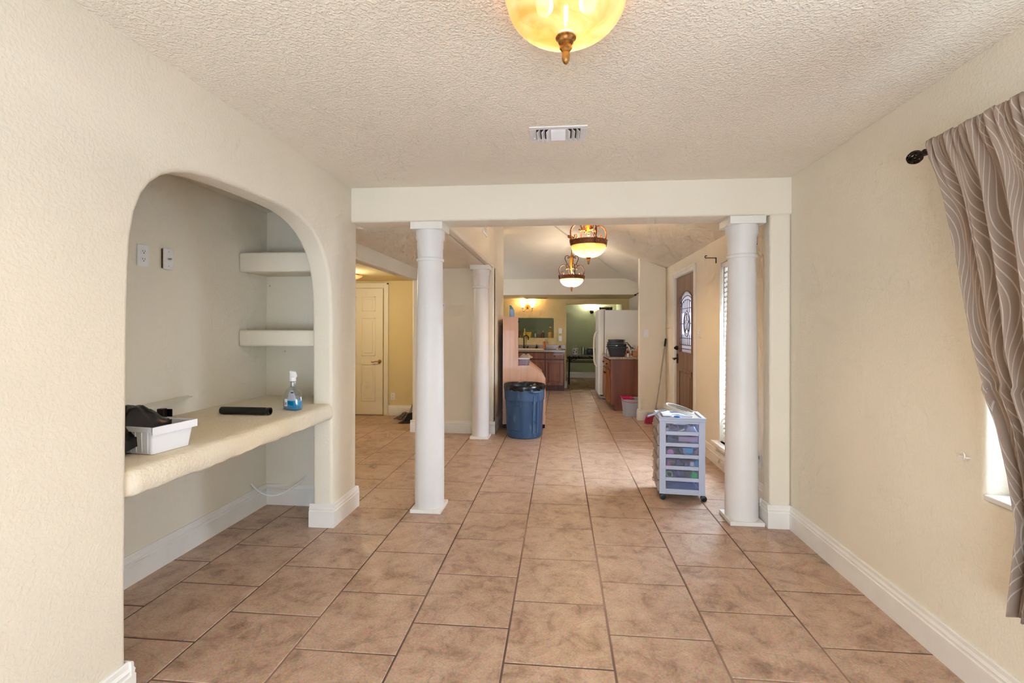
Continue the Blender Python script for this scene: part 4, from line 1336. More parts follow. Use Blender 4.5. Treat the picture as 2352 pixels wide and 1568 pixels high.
# drawer 3: pinks
cart_item('spool', MB().lathe([(.001, 0), (.026, 0), (.026, .008), (.012, .010), (.012, .016), (.001, .017)], (.09, .03, bz(3) + .028), 24, axis='y'), PCOL('pink spool', (228, 120, 172)), 'round pink spool in the third drawer from the top', 'spool')
cart_item('strip', MB().box(.115, .185, .03, .045, bz(3), bz(3) + .014, bev=.004), PCOL('peach strip', (232, 186, 166)), 'peach strip beside the pink spool in the cart', 'strip')
cart_item('cable_bundle', MB().tube([(.16, .04, bz(3) + .062), (.175, .035, bz(3) + .04), (.182, .04, bz(3) + .012), (.20, .05, bz(3) + .006)], .011, 8), PCOL('charcoal cable', (64, 66, 78)), 'charcoal cable bundle in the third drawer from the top', 'cable')
cart_item('card', MB().box(.19, .27, .05, .056, bz(3) + .012, bz(3) + .066, bev=.002), PCOL('turquoise card', (84, 172, 206)), 'turquoise card standing in the third drawer from the top', 'card')
cart_item('headband', MB().tube([(.245 + .05 * math.cos(a), .035, bz(3) + .046 + .038 * math.sin(a)) for a in [math.radians(d_) for d_ in range(170, 372, 12)]], .005, 8), PCOL('pink headband', (232, 158, 160)), 'curved pink headband in front of the turquoise card', 'headband')
cart_item('lump', rumple(.275, .318, .026, .10, bz(3), .052, 8), PCOL('rose cloth', (196, 128, 150), .8), 'rose cloth scrap at the end of the third drawer from top', 'cloth')
# drawer 4
cart_item('cloth', rumple(.054, .17, .03, .16, bz(4), .062, 9), PCOL('slate cloth', (88, 98, 136), .8), 'slate blue cloth in the second drawer from the top', 'cloth')
cart_item('pen', MB().tube([(.17, .032, bz(4) + .010), (.232, .031, bz(4) + .010)], .009, 10), PCOL('pink marker', (226, 100, 140)), 'thick pink marker in the second drawer from the top', 'marker')
cart_item('pen', MB().tube([(.236, .032, bz(4) + .008), (.312, .033, bz(4) + .008)], .007, 10), PCOL('white marker', (232, 222, 226)), 'white marker beside the pink one in the cart', 'marker')
cart_item('packet', MB().box(.16, .31, .07, .10, bz(4) + .02, bz(4) + .058, bev=.004), PCOL('rose packet', (206, 168, 180)), 'rose packet behind the markers in the cart', 'packet')
# drawer 5
cart_item('pen', MB().tube([(.15, .032, bz(5) + .012), (.20, .03, bz(5) + .034)], .008, 10), PCOL('chalk white', (236, 238, 238)), 'white chalk stick leaning in the topmost cart drawer', 'chalk')
cart_item('bag', rumple(.054, .19, .05, .2, bz(5), .052, 10), PCOL('mauve bag', (150, 140, 168), .35), 'mauve plastic bag in the topmost cart drawer', 'bag')
cart_item('bag', rumple(.205, .316, .03, .2, bz(5), .060, 11), PCOL('silver bag', (186, 186, 206), .25), 'silvery plastic bag in the topmost cart drawer', 'bag')
cart_item('block', MB().box(.055, .075, .026, .044, bz(5) + .0, bz(5) + .04, bev=.004), PCOL('pale clip', (200, 206, 212)), 'pale clip at the corner of the topmost cart drawer')

# coil of grey hose and bits lying on the cart
CG = mat('pale grey hose', (186, 182, 172), rough=.45)
def on_cart(name, mb, m, label, cat):
    o = mb.build(name, m, tag=(label, cat)); in_cart(o); return o
t = thing('hose_coil', 'oval coil of pale grey hose lying tilted on the cart top', 'hose', (.81, 3.985, CT))
t.matrix_world = cM @ Matrix.Translation((0, 0, 0))
def ring(cx, cy, cz, a, b, tilt, roll, n=40, ph=0):
    out = []
    Rm = Matrix.Rotation(tilt, 3, 'Y') @ Matrix.Rotation(roll, 3, 'X')
    for k in range(n):
        th = 2 * PI * k / n
        out.append(Vector((cx, cy, cz)) + Rm @ Vector((a * math.cos(th), b * math.sin(th), 0)))
    return out
for k in range(4):
    MB().tube(ring(.165 + .004 * k, .12 + .005 * k, CT + .031 + .008 * k, .118 - .004 * (k % 2), .085, math.radians(15), .06 * (k - 1)), .0058, 8, closed=True).build('loop', CG, t, local=True)
MB().tube([(.07, .14, CT + .035), (.02, .12, CT + .03), (-.02, .09, CT + .012), (-.06, .06, CT + .002), (-.09, .03, CT - .002)], .009, 8).build('tail', mat('grey hose end', (150, 158, 170), rough=.4), t, local=True)
on_cart('packet', MB().box(.095, .15, .005, .035, CT + .001, CT + .018, bev=.004), PCOL('white label packet', (232, 226, 224), .3), 'white packet lying under the hose coil on the cart', 'packet')
on_cart('bottle_cap', MB().sphere((.135, .0, CT + .008), .016, 14, 8, (1.6, .7, .5)), PCOL('blue wrapper', (40, 110, 180), .3), 'blue shiny wrapper at the front edge of the cart top', 'wrapper')
on_cart('folder', MB().box(.03, .11, .04, .26, CT, CT + .012, bev=.004), PCOL('pale blue pad', (190, 200, 216), .5), 'pale blue pad on the cart top under the coil', 'pad')
on_cart('ball', MB().sphere((.21, .23, CT + .022), .022, 14, 10), PCOL('navy ball', (40, 70, 120), .4), 'small navy ball behind the hose coil on the cart', 'ball')

# ------------------------------------------------------------------ trash can
tx, ty = -.455, 6.20
t = thing('trash_can', 'scuffed blue plastic trash can with black liner in front of the pink cabinet', 'trash can', (tx, ty, 0))
BLUE = mat('scuffed blue plastic', (58, 86, 122), rough=.5, col2=(120, 134, 152), nscale=14, ndetail=9, nlo=.55, nhi=.80, stretch=(1, 1, .35))
BLUE_L = mat('lighter blue plastic', (84, 114, 150), rough=.45)  # lighter tone so handles and ribs stand out from the body
def can_r(a, r, h):
    q = 8 * a
    return r * (1 + (.012 if math.cos(q) > .55 else 0) * (1 if h < .56 else 0))
prof = [(.001, .0), (.205, .0), (.218, .012), (.226, .05), (.243, .46), (.246, .47), (.246, .475), (.254, .48), (.262, .60), (.262, .66), (.256, .66), (.25, .60), (.235, .40), (.215, .02), (.001, .018)]
MB().lathe(prof, (tx, ty, 0), 96, fn=can_r).build('body', BLUE, t, angle=25)
for a in (math.radians(-52), math.radians(128)):
    ca, sa = math.cos(a), math.sin(a)
    m2 = MB()
    ux, uy = -sa, ca
    pp = lambda r, s_, h: (tx + ca * r + ux * s_, ty + sa * r + uy * s_, h)
    m2.tube([pp(.25, -.075, .60), pp(.292, -.068, .60), pp(.297, 0, .598), pp(.292, .068, .60), pp(.25, .075, .60)], .012, 8)
    m2.tube([pp(.258, -.07, .62), pp(.28, -.06, .605)], .012, 6); m2.tube([pp(.258, .07, .62), pp(.28, .06, .605)], .012, 6)
    m2.build('handle', BLUE_L, t)
    m3 = MB().tube([pp(.262, -.03, .55), pp(.256, -.03, .30), pp(.245, -.03, .08)], .007, 6)
    m3.tube([pp(.262, .03, .55), pp(.256, .03, .30), pp(.245, .03, .08)], .007, 6)
    m3.build('rib', BLUE_L, t)
# raised front panel
m3 = MB()
for k in range(13):
    pass
def panel_patch(a0, a1, z0, z1, off):
    mb = MB(); n = 12
    rr = lambda z: .226 + (.243 - .226) * (z - .05) / .41
    A = [[mb.bm.verts.new((tx + (rr(z) + o_) * math.cos(a0 + (a1 - a0) * i / n), ty + (rr(z) + o_) * math.sin(a0 + (a1 - a0) * i / n), z)) for i in range(n + 1)] for (z, o_) in ((z0, .001), (z0 + .006, off), (z1 - .006, off), (z1, .001))]
    for p, q in zip(A, A[1:]):
        for i in range(n): mb.bm.faces.new((p[i], p[i + 1], q[i + 1], q[i]))
    return mb
panel_patch(math.radians(-142), math.radians(-100), .10, .42, .006).build('raised_panel', BLUE, t, angle=25)
LINER = mat('black bin liner', (16, 15, 18), rough=.22, spec=.7)
def liner():
    mb = MB()
    n = 110
    rows = []
    pr = [(.235, .52, .6), (.247, .60, .5), (.255, .655, .35), (.262, .674, .3), (.270, .668, .4), (.272, .645, .8), (.271, .628, 1.3), (.270, .612, 2.0)]
    pr = [(.10, .30, 1.5), (.19, .36, 1.5), (.222, .44, 1.2)] + pr
    for (r, z, w_) in pr:
        row = []
        for k in range(n):
            a = 2 * PI * k / n
            v1 = mnoise.noise(Vector((math.cos(a) * 5, math.sin(a) * 5, z * 16)))
            v2 = mnoise.noise(Vector((math.cos(a) * 16, math.sin(a) * 16, z * 9 + 4)))
            rr = r + .004 * w_ * v2 + (.008 * v1 if r < .25 else 0)
            zz = z + .012 * w_ * v1 + .003 * v2
            if r > .26: rr = max(rr, .266)
            row.append(mb.bm.verts.new((tx + rr * math.cos(a), ty + rr * math.sin(a), zz)))
        rows.append(row)
    for p, q in zip(rows, rows[1:]):
        for k in range(n): mb.bm.faces.new((p[k], p[(k + 1) % n], q[(k + 1) % n], q[k]))
    mb.bm.faces.new(rows[0][::-1])
    return mb
o = liner().build('liner', LINER, t, angle=70)
rumple(tx + .02, tx + .22, ty - .06, ty + .12, .55, .14, 21, 22).build('liner_bunch', LINER, t, angle=70)

# ------------------------------------------------------------------ pink laminate cabinet on casters
t = thing('laminate_cabinet', 'pink beige laminate desk cabinet on casters behind the trash can', 'cabinet', (-.79, 6.62, 0))
SP = [(-.79, .058), (-.79, 1.556), (-.578, 1.556), (-.578, .875), (-.412, .875), (-.195, .702), (-.195, .058)]
for yy, nm in ((6.62, 'side_panel'), (7.52, 'side_panel')):
    MB().poly([(x, yy, z) for x, z in SP], (0, .022, 0)).build(nm, PINKLAM, t, smooth=False)
MB().box(-.79, -.772, 6.642, 7.52, .06, 1.556).build('back_panel', PINKLAM, t, smooth=False)
MB().box(-.772, -.578, 6.642, 7.52, 1.535, 1.556).build('top', PINKLAM, t, smooth=False)
MB().box(-.772, -.41, 6.642, 7.52, .853, .873).build('shelf', PINKLAM, t, smooth=False)
MB().box(-.772, -.60, 6.642, 7.52, 1.20, 1.218).build('shelf', PINKLAM, t, smooth=False)
MB().poly([(-.41, 6.642, .873), (-.41, 6.642, .853), (-.195, 6.642, .682), (-.195, 6.642, .702)], (0, .878, 0)).build('sloped_front', PINKLAM, t, smooth=False)
MB().poly([(-.412, 7.40, .875), (-.412, 7.40, .905), (-.21, 7.40, .745), (-.21, 7.40, .705)], (0, .03, 0)).build('ledge', PINKLAM, t, smooth=False)
MB().box(-.213, -.195, 6.642, 7.075, .06, .69).build('door', PINKLAM, t, smooth=False)
MB().box(-.213, -.195, 7.085, 7.52, .06, .69).build('door', PINKLAM, t, smooth=False)
MB().box(-.772, -.213, 6.642, 7.52, .06, .08).build('bottom', PINKLAM, t, smooth=False)
MB().sphere((-.572, 6.70, 1.49), .014, 10, 8).build('knob', BLACKPL, t)
for (x, y) in ((-.75, 6.66), (-.215, 6.66), (-.75, 7.50), (-.235, 7.50)):
    MB().lathe([(.010, -.016), (.026, -.013), (.026, -.003), (.022, 0), (.026, .003), (.026, .013), (.010, .016)], (x, y, .0265), 18, axis='x', cap=True).tube([(x, y, .03), (x, y, .06)], .010, 8).build('caster', BLACKPL, t)
t.rotation_euler.z = math.radians(4.6)
# on it: air freshener, plastic container, bag
t = thing('air_freshener', 'blue air freshener bottle standing on the pink cabinet top', 'bottle', (-.675, 6.70, 1.556))
sqz = lambda a, r, h: r * (1 - .35 * abs(math.sin(a)) ** 2)
MB().lathe([(.001, 1.5565), (.030, 1.5565), (.034, 1.565), (.036, 1.60), (.033, 1.64), (.029, 1.665), (.001, 1.666)], (-.675, 6.70, 0), 28, fn=sqz).build('body', mat('pale blue can', (188, 200, 226), rough=.3, col2=(120, 160, 206), nscale=9), t)
MB().poly([(-.700, 6.684, 1.665), (-.652, 6.684, 1.665), (-.655, 6.684, 1.68), (-.682, 6.684, 1.716), (-.706, 6.684, 1.722)], (0, .032, 0), bev=.004).build('spray_head', mat('teal cap', (70, 140, 150), rough=.35), t)
t = thing('food_container', 'clear plastic food container with white lid on the cabinet ledge', 'container', (-.50, 6.80, .873))
PLC = thin_glass('milky container', (235, 232, 240), .1, .1, body=(220, 214, 226), bodyfac=.55)
taper_box(MB(), -.505, 6.80, .062, .11, .078, .13, .8735, .965, .02, thick=.003).build('tub', PLC, t)
MB().box(-.587, -.423, 6.665, 6.935, .962, .978, bev=.006).build('lid', WHITEPL, t)
MB().box(-.57, -.48, 6.6855, 6.6885, .882, .915).build('label', mat('purple label', (150, 110, 160), rough=.4), t, smooth=False)
rumple(-.58, -.385, 6.66, 6.95, .981, .055, 31, 26).build('plastic_bag', thin_glass('crumpled clear bag', (240, 236, 232), .2, .15, body=(224, 214, 206), bodyfac=.6), angle=60, tag=('crumpled clear plastic bag on top of the food container', 'bag'))

# ------------------------------------------------------------------ things on the recess counter
CZ = .859
def spray_bottle(x, y, z):
    t = thing('spray_bottle', 'clear spray bottle half full of bright blue cleaner on the desk counter', 'spray bottle', (x, y, z))
    a0 = math.radians(-12)
    oval = lambda k: (lambda a, r, h: r / math.sqrt((math.cos(a - a0)) ** 2 + (math.sin(a - a0) / k) ** 2))
    flat = oval(.58)
    P = [(.001, 0), (.060, 0), (.067, .006), (.069, .03), (.068, .07), (.062, .10), (.049, .127), (.032, .142), (.022, .15)]
    pr = [(r, z + h + .0005) for r, h in P]
    MB().lathe(pr, (x, y, 0), 40, fn=flat).build('bottle', thin_glass('clear bottle plastic', (240, 246, 248), .16, .05), t)
    L_ = [(.001, .003), (.058, .003), (.0645, .008), (.0665, .03), (.066, .066), (.001, .0662)]
    MB().lathe([(r, z + h) for r, h in L_], (x, y, 0), 40, fn=flat).build('liquid', mat('bright blue liquid', (0, 150, 205), rough=.15, emit=(0, 120, 180), estr=.0, coat=.4), t)
    nk = [(.019, .148), (.0165, .155), (.019, .163), (.0165, .171), (.018, .179), (.015, .187)]
    MB().lathe([(r, z + h) for r, h in nk], (x, y, 0), 24).build('neck', thin_glass('clear neck plastic', (225, 228, 226), .25, .05, body=(220, 222, 222), bodyfac=.25), t)
    MB().lathe([(.001, z + .184), (.0185, z + .184), (.0185, z + .209), (.014, z + .212), (.001, z + .213)], (x, y, 0), 24, ).build('collar', WHITEPL, t)
    MB().poly([(x - .010, y - .010, z + .209), (x + .022, y - .010, z + .209), (x + .024, y - .010, z + .218), (x + .015, y - .010, z + .245), (x - .018, y - .010, z + .250), (x - .024, y - .010, z + .238), (x - .012, y - .010, z + .236)], (0, .020, 0), bev=.003).build('trigger_head', WHITEPL, t)
    MB().poly([(x - .018, y - .005, z + .236), (x - .010, y - .005, z + .236), (x - .016, y - .005, z + .198), (x - .022, y - .005, z + .190)], (0, .010, 0)).build('trigger', WHITEPL, t, smooth=False)
    # wrap labels sit just proud of the plastic
    def patch(a_0, a_1, z_0, z_1, off, nm, m, shape=None):
        mb = MB(); n = 12
        def R_(h):
            for (r0, h0), (r1, h1) in zip(P, P[1:]):
                if h0 <= h <= h1 and h1 > h0: return r0 + (r1 - r0) * (h - h0) / (h1 - h0)
            return .02
        m_ = 8
        A = []
        for j in range(m_ + 1):
            h = z_0 + (z_1 - z_0) * j / m_
            sh = shape(j / m_) if shape else 1
            row = []
            for i in range(n + 1):
                a = (a_0 + a_1) / 2 + (a_1 - a_0) * sh * (i / n - .5)
                r = flat(a, R_(h) + off, h)
                row.append(mb.bm.verts.new((x + r * math.cos(a), y + r * math.sin(a), z + h)))
            A.append(row)
        for p, q in zip(A, A[1:]):
            for i in range(n): mb.bm.faces.new((p[i], p[i + 1], q[i + 1], q[i]))
        return mb.build(nm, m, t)
    patch(math.radians(-112), math.radians(-42), .062, .128, .0008, 'label', mat('silver label', (176, 180, 192), rough=.3, metal=.2), shape=lambda u: 1 - .45 * u ** 2)
    lb = patch(math.radians(-146), math.radians(-112), .026, .072, .0012, 'barcode_label', mat('white label', (236, 232, 238), rough=.4))
    for k in range(7):
        q = patch(math.radians(-140 + k * 3.3), math.radians(-138.4 + k * 3.3), .034, .052, .0018, 'bar', DARK)
    patch(math.radians(-82), math.radians(-56), .110, .117, .0016, 'print', DARK)
spray_bottle(-1.722, 2.955, CZ)
t = thing('black_tube', 'black plastic pipe lying on the desk counter', 'pipe', (-1.9, 2.75, CZ))
MB().lathe([(.012, -.158), (.0215, -.158), (.0215, -.150), (.0225, -.149), (.0225, .128), (.0205, .131), (.0205, .138), (.0225, .141), (.0225, .158), (.017, .158), (.017, .10), (.001, .098)], (-1.905, 2.752, CZ + .0228), 24, axis='x').build('tube', mat('black pipe', (30, 28, 26), rough=.35), t)
t = thing('plastic_bin', 'white ribbed plastic bin tucked at the near end of the desk counter', 'bin', (-1.72, 1.80, CZ))
bx, by, rz_ = -1.800, 1.935, math.radians(-7)
def loc_bin(mb):
    Rz = Matrix.Rotation(rz_, 3, 'Z')
    for v in mb.bm.verts: v.co = Rz @ Vector((v.co.x, v.co.y, v.co.z)) + Vector((bx, by, CZ))
    return mb
BINW = mat('white bin plastic', (238, 238, 242), rough=.35)
loc_bin(taper_box(MB(), 0, 0, .135, .088, .150, .100, .001, .112, .012, thick=.004)).build('tub', BINW, t)
m2 = MB()
m2.box(-.155, .155, -.106, -.100, .096, .116).box(-.155, .155, .100, .106, .088, .116).box(-.158, -.150, -.106, .106, .088, .116).box(.150, .158, -.106, .106, .084, .116)
loc_bin(m2).build('rim', BINW, t, smooth=False)
for k in range(9):
    xx = -.120 + k * .029
    loc_bin(MB().tube([(xx, -.088, .006), (xx * 1.1, -.099, .098)], .0028, 5)).build('rib', BINW, t)
# black plastic bag in the bin and blind headrail lying behind
def bag():
    mb = MB(); n = 26
    A = []
    for j in range(n + 1):
        row = []
        for i in range(n + 1):
            u, v = i / n, j / n
            x = -2.04 + .30 * u - .02 * v
            y = 1.69 + .36 * v
            e = math.sin(PI * min(1, max(0, u * 1.0))) * (math.sin(PI * v) ** .6)
            z_ = CZ + .02 + .10 * min(1, v * 1.6) + .075 * e - .05 * max(0, u - .75) + .03 * mnoise.noise(Vector((x * 14, y * 14, 2))) + .015 * mnoise.noise(Vector((x * 40, y * 40, 5)))
            if i in (0, n) or j in (0, n): z_ = CZ + .045 + .07 * v
            row.append(mb.bm.verts.new((x, y, z_)))
        A.append(row)
    for p, q in zip(A, A[1:]):
        for i in range(n): mb.bm.faces.new((p[i], p[i + 1], q[i + 1], q[i]))
    r = bmesh.ops.extrude_face_region(mb.bm, geom=mb.bm.faces[:])
    bmesh.ops.translate(mb.bm, vec=(0, 0, -.04), verts=[e for e in r['geom'] if isinstance(e, bmesh.types.BMVert)])
    for v in mb.bm.verts: v.co.z = max(v.co.z, CZ + .003)
    return mb
bag().build('plastic_bag', LINER, angle=70, tag=('glossy black plastic bag stuffed in the white bin', 'bag'))
t = thing('mini_blind', 'narrow off-white blind slats leaning on the recess wall behind the bin', 'blind', (-2.2, 2.2, CZ))
for k in range(3):
    p0, p1 = Vector((-2.255 + .012 * k, 1.50, CZ + .055 - .008 * k)), Vector((-2.275 + .012 * k, 2.76 - .07 * k, CZ + .105 - .004 * k))
    dirv = (p1 - p0); nrm = Vector((.35, 0, 1)).normalized()
    m2 = MB().poly([p0 + Vector((.018, 0, -.012)), p0 + Vector((-.018, 0, .012)), p1 + Vector((-.018, 0, .004)), p1 + Vector((.018, 0, -.004))], nrm * .0015)
    m2.build('slat', mat('off white slat', (226, 220, 206), rough=.4), t, smooth=False)
MB().tube([(-2.10, 2.0, CZ + .06), (-2.09, 2.34, CZ + .072)], .006, 8).box(-2.11, -2.075, 2.33, 2.36, CZ + .05, CZ + .10, bev=.003).box(-2.085, -2.05, 2.36, 2.365, CZ + .055, CZ + .095).build('bracket', BRONZE, t, smooth=False)
MB().box(-2.15, -2.10, 1.6, 2.05, CZ, CZ + .055, bev=.004).build('headrail', mat('off white slat', (226, 220, 206)), t, smooth=False)

# ------------------------------------------------------------------ kitchen: peninsula cabinet, counter and what stands on it
PX0, PY0, PY1 = .862, 8.25, 9.50
t = thing('base_cabinet', 'cherry wood base cabinet with granite top beside the refrigerator', 'cabinet', (1.2, 8.8, 0))
MB().box(PX0, XR - .001, PY0 + .004, PY1, .105, .872).build('body', CHERRY, t, smooth=False)
MB().poly([(PX0, PY0, .105), (PX0 + .07, PY0, .105), (PX0 + .07, PY0, 0), (XR - .001, PY0, 0), (XR - .001, PY0, .872), (PX0, PY0, .872)], (0, .0035, 0)).build('end_panel', CHERRY_S, t, smooth=False)
MB().box(PX0 + .07, XR - .002, PY0 + .004, PY1, 0, .105).build('toe_kick', CHERRY, t, smooth=False)
def knob(mb, p, nrm):
    n = Vector(nrm)
    mb.tube([Vector(p), Vector(p) + n * .02], .006, 8); mb.sphere(Vector(p) + n * .024, .014, 12, 8)
    return mb
for (a, b) in ((8.285, 8.86), (8.89, 9.47)):
    d_ = MB().box(PX0 - .018, PX0 - .001, a, b, .70, .852, bev=.005).build('drawer', CHERRY_L, t, smooth=False)
    knob(MB(), (PX0 - .018, (a + b) / 2, .775), (-1, 0, 0)).build('knob', BRONZE, d_)
    m2 = MB().box(PX0 - .018, PX0 - .001, a, b, .115, .675, bev=.004)
    for q in ((a, b, .115, .175), (a, b, .615, .675), (a, a + .06, .175, .615), (b - .06, b, .175, .615)):
        m2.box(PX0 - .024, PX0 - .017, q[0], q[1], q[2], q[3], bev=.002)
    d_ = m2.build('door', CHERRY_L, t, smooth=False)
    knob(MB(), (PX0 - .024, b - .035 if a < 8.5 else a + .035, .60), (-1, 0, 0)).build('knob', BRONZE, d_)
MB().box(PX0 - .035, XR - .001, PY0 - .03, PY1, .875, .915, bev=.004).build('granite_countertop', GRANITE, tag=('speckled granite countertop on the cabinet beside the refrigerator', 'countertop'), smooth=False)
GZ0 = .915
CHAR = mat('charcoal plastic', (52, 54, 62), rough=.4)
t = thing('storage_bin', 'charcoal plastic bin holding black electronics on the granite counter', 'bin', (.99, 8.36, GZ0))
mb = taper_box(MB(), .985, 8.42, .115, .12, .155, .15, GZ0 + .001, GZ0 + .155, .025)
mb.build('tub', CHAR, t)
m2 = MB().box(.815, 1.155, 8.255, 8.585, GZ0 + .150, GZ0 + .172, bev=.006); m2.build('rim', CHAR, t)
t = thing('media_box', 'thicker black set-top box with a cable, lying on the charcoal bin', 'set-top box', (.985, 8.42, GZ0 + .172))
MB().box(.825, 1.13, 8.28, 8.56, GZ0 + .1725, GZ0 + .215, bev=.005).build('case', BLACKPL, t)
MB().box(.95, .98, 8.278, 8.2805, GZ0 + .185, GZ0 + .197).build('front_mark', mat('white mark', (230, 230, 226)), t, smooth=False)
t = thing('media_box', 'grey black receiver box in the middle of the electronics stack', 'set-top box', (.985, 8.42, GZ0 + .215))
MB().box(.83, 1.09, 8.29, 8.55, GZ0 + .2155, GZ0 + .252, bev=.005).build('case', mat('dark grey case', (62, 62, 64), rough=.4), t)
t = thing('media_box', 'thin black player on top of the electronics stack', 'set-top box', (.985, 8.42, GZ0 + .252))
MB().box(.845, 1.11, 8.29, 8.54, GZ0 + .2525, GZ0 + .292, bev=.003).build('case', BLACKPL, t)
MB().box(1.085, 1.112, 8.288, 8.2905, GZ0 + .262, GZ0 + .285).build('end_mark', mat('bronze mark', (150, 136, 112), rough=.4), t, smooth=False)
MB().tube([(1.09, 8.30, GZ0 + .235), (1.14, 8.27, GZ0 + .245), (1.18, 8.26, GZ0 + .20), (1.205, 8.26, GZ0 + .165), (1.24, 8.28, GZ0 + .146)], .007, 8).tube([(1.10, 8.30, GZ0 + .22), (1.15, 8.265, GZ0 + .215), (1.19, 8.255, GZ0 + .17), (1.20, 8.26, GZ0 + .12)], .005, 8).build('power_cord', BLACKPL, tag=('black power cord trailing off the electronics stack', 'cord'))
MB().tube([(.815, 8.32, GZ0 + .15), (.795, 8.28, GZ0 + .12), (.79, 8.27, GZ0 + .05), (.80, 8.26, GZ0 + .004)], .005, 8).build('power_cord', CHAR, tag=('dark cord hanging down the near side of the charcoal bin', 'cord'))
t = thing('glue_bottle', 'white glue bottle with orange tip on the granite counter', 'bottle', (1.158, 8.32, GZ0))
MB().lathe([(.001, 0), (.017, 0), (.018, .006), (.018, .06), (.001, .061)], (1.158, 8.32, GZ0), 20).build('body', WHITEPL, t)
MB().lathe([(.0182, .06), (.0185, .085), (.014, .095), (.001, .096)], (1.158, 8.32, GZ0), 20).build('shoulder', CHAR, t)
MB().lathe([(.010, .095), (.007, .12), (.003, .145), (.001, .146)], (1.158, 8.32, GZ0), 16).build('tip', mat('orange tip', (206, 82, 40)), t)
rumple(1.10, 1.24, 8.37, 8.56, GZ0, .115, 41, 20).build('snack_bag', mat('orange white bag', (206, 96, 36), rough=.4, col2=(228, 204, 186), nscale=22), angle=60, tag=('crumpled orange and white bag behind the glue bottle', 'bag'))
CARD = mat('cardboard', (186, 140, 104), rough=.85, col2=(170, 124, 90), nscale=12)
t = thing('cardboard_box', 'opened cardboard box with raised flap on the granite counter', 'box', (1.32, 8.40, GZ0))
MB().box(1.245, 1.40, 8.34, 8.50, GZ0, GZ0 + .10, bev=.002).build('body', CARD, t, smooth=False)
MB().poly([(1.32, 8.47, GZ0 + .10), (1.398, 8.47, GZ0 + .10), (1.398, 8.50, GZ0 + .185), (1.345, 8.50, GZ0 + .185)], (0, .005, 0)).build('flap', CARD, t, smooth=False)
MB().box(1.402, 1.55, 8.36, 8.52, GZ0, GZ0 + .125, bev=.002).build('cardboard_box', mat('brown card', (150, 104, 66), rough=.85), smooth=False, tag=('plain brown box half hidden by the wing wall on the counter', 'box'))
MB().sphere((1.30, 8.55, GZ0 + .155), .035, 16, 12).sphere((1.26, 8.56, GZ0 + .14), .025, 14, 10).lathe([(.012, 0), (.014, .06), (.012, .13)], (1.28, 8.555, GZ0 + .002), 16).build('bubble_wrap', thin_glass('clear bubble', (240, 240, 240), .25, .05, body=(230, 230, 230), bodyfac=.15), tag=('clear plastic bubble toy behind the cardboard boxes', 'toy'))
MB().sphere((1.218, 8.30, GZ0 + .010), .022, 14, 8, (1.2, .9, .45)).build('soap_bar', mat('cream soap', (232, 214, 186), rough=.5), tag=('small cream soap bar on the granite counter edge', 'soap'))

# ------------------------------------------------------------------ refrigerator
t = thing('refrigerator', 'white side-by-side refrigerator behind the cherry cabinet', 'refrigerator', (1.2, 10.0, 0))
FRW = mat('white appliance enamel', (240, 237, 232), rough=.38, bump=.12, bscale=260, bdist=.001)
MB().box(.888, 1.535, 9.57, 10.47, .015, 1.765, bev=.006).build('body', FRW, t, smooth=False)
MB().box(.874, .888, 9.575, 10.465, .08, 1.76).build('gasket', mat('gasket grey', (186, 182, 176), rough=.6), t, smooth=False)
for a, b, hy in ((9.572, 9.94, 9.885), (9.95, 10.468, 10.005)):
    d_ = MB().box(.765, .873, a, b, .085, 1.775, bev=.018, seg=3).build('door', FRW, t)
    m2 = MB().tube(smooth_path3 := [(.766, hy, .62), (.73, hy, .66), (.705, hy, .74), (.698, hy, .98), (.705, hy, 1.22), (.73, hy, 1.30), (.766, hy, 1.34)], .015, 8)
    m2.build('handle', mat('cream handle', (232, 218, 196), rough=.35), d_)
MB().box(.80, .888, 9.59, 10.45, .02, .078).build('toe_grille', mat('grille grey', (170, 160, 150), rough=.6), t, smooth=False)
MB().box(.80, .90, 9.575, 9.60, .07, .084).build('hinge', BLACKMT, t, smooth=False)
MB().box(.895, 1.50, 9.6, 10.4, .0, .018).build('foot', BLACKPL, t, smooth=False)
MB().box(.81, .90, 9.58, 9.66, 1.766, 1.782, bev=.004).build('hinge_cover', FRW, t, smooth=False)
t = thing('wreath', 'dark brown twig wreath lying on top of the refrigerator', 'wreath', (.93, 9.88, 1.766))
mb = MB()
rnd = random.Random(9)
for k in range(44):
    a = rnd.uniform(0, 2 * PI); q = []
    for j in range(7):
        aa = a + j * .16
        rr = .115 + rnd.uniform(-.02, .02)
        q.append((0.93 + rr * math.cos(aa), 9.88 + rr * math.sin(aa), 1.768 + .008 + rnd.uniform(0, .05)))
    mb.tube(q, .005, 4)
for k in range(60):
    a = rnd.uniform(0, 2 * PI); rr = rnd.uniform(.09, .135)
    p = Vector((0.93 + rr * math.cos(a), 9.88 + rr * math.sin(a), 1.80 + rnd.uniform(0, .02)))
    mb.tube([p, p + Vector((rnd.uniform(-.025, .025), rnd.uniform(-.025, .025), rnd.uniform(.008, .03)))], .004, 4)
mb.build('twigs', mat('dark twigs', (66, 44, 34), rough=.8), t, kind='stuff')

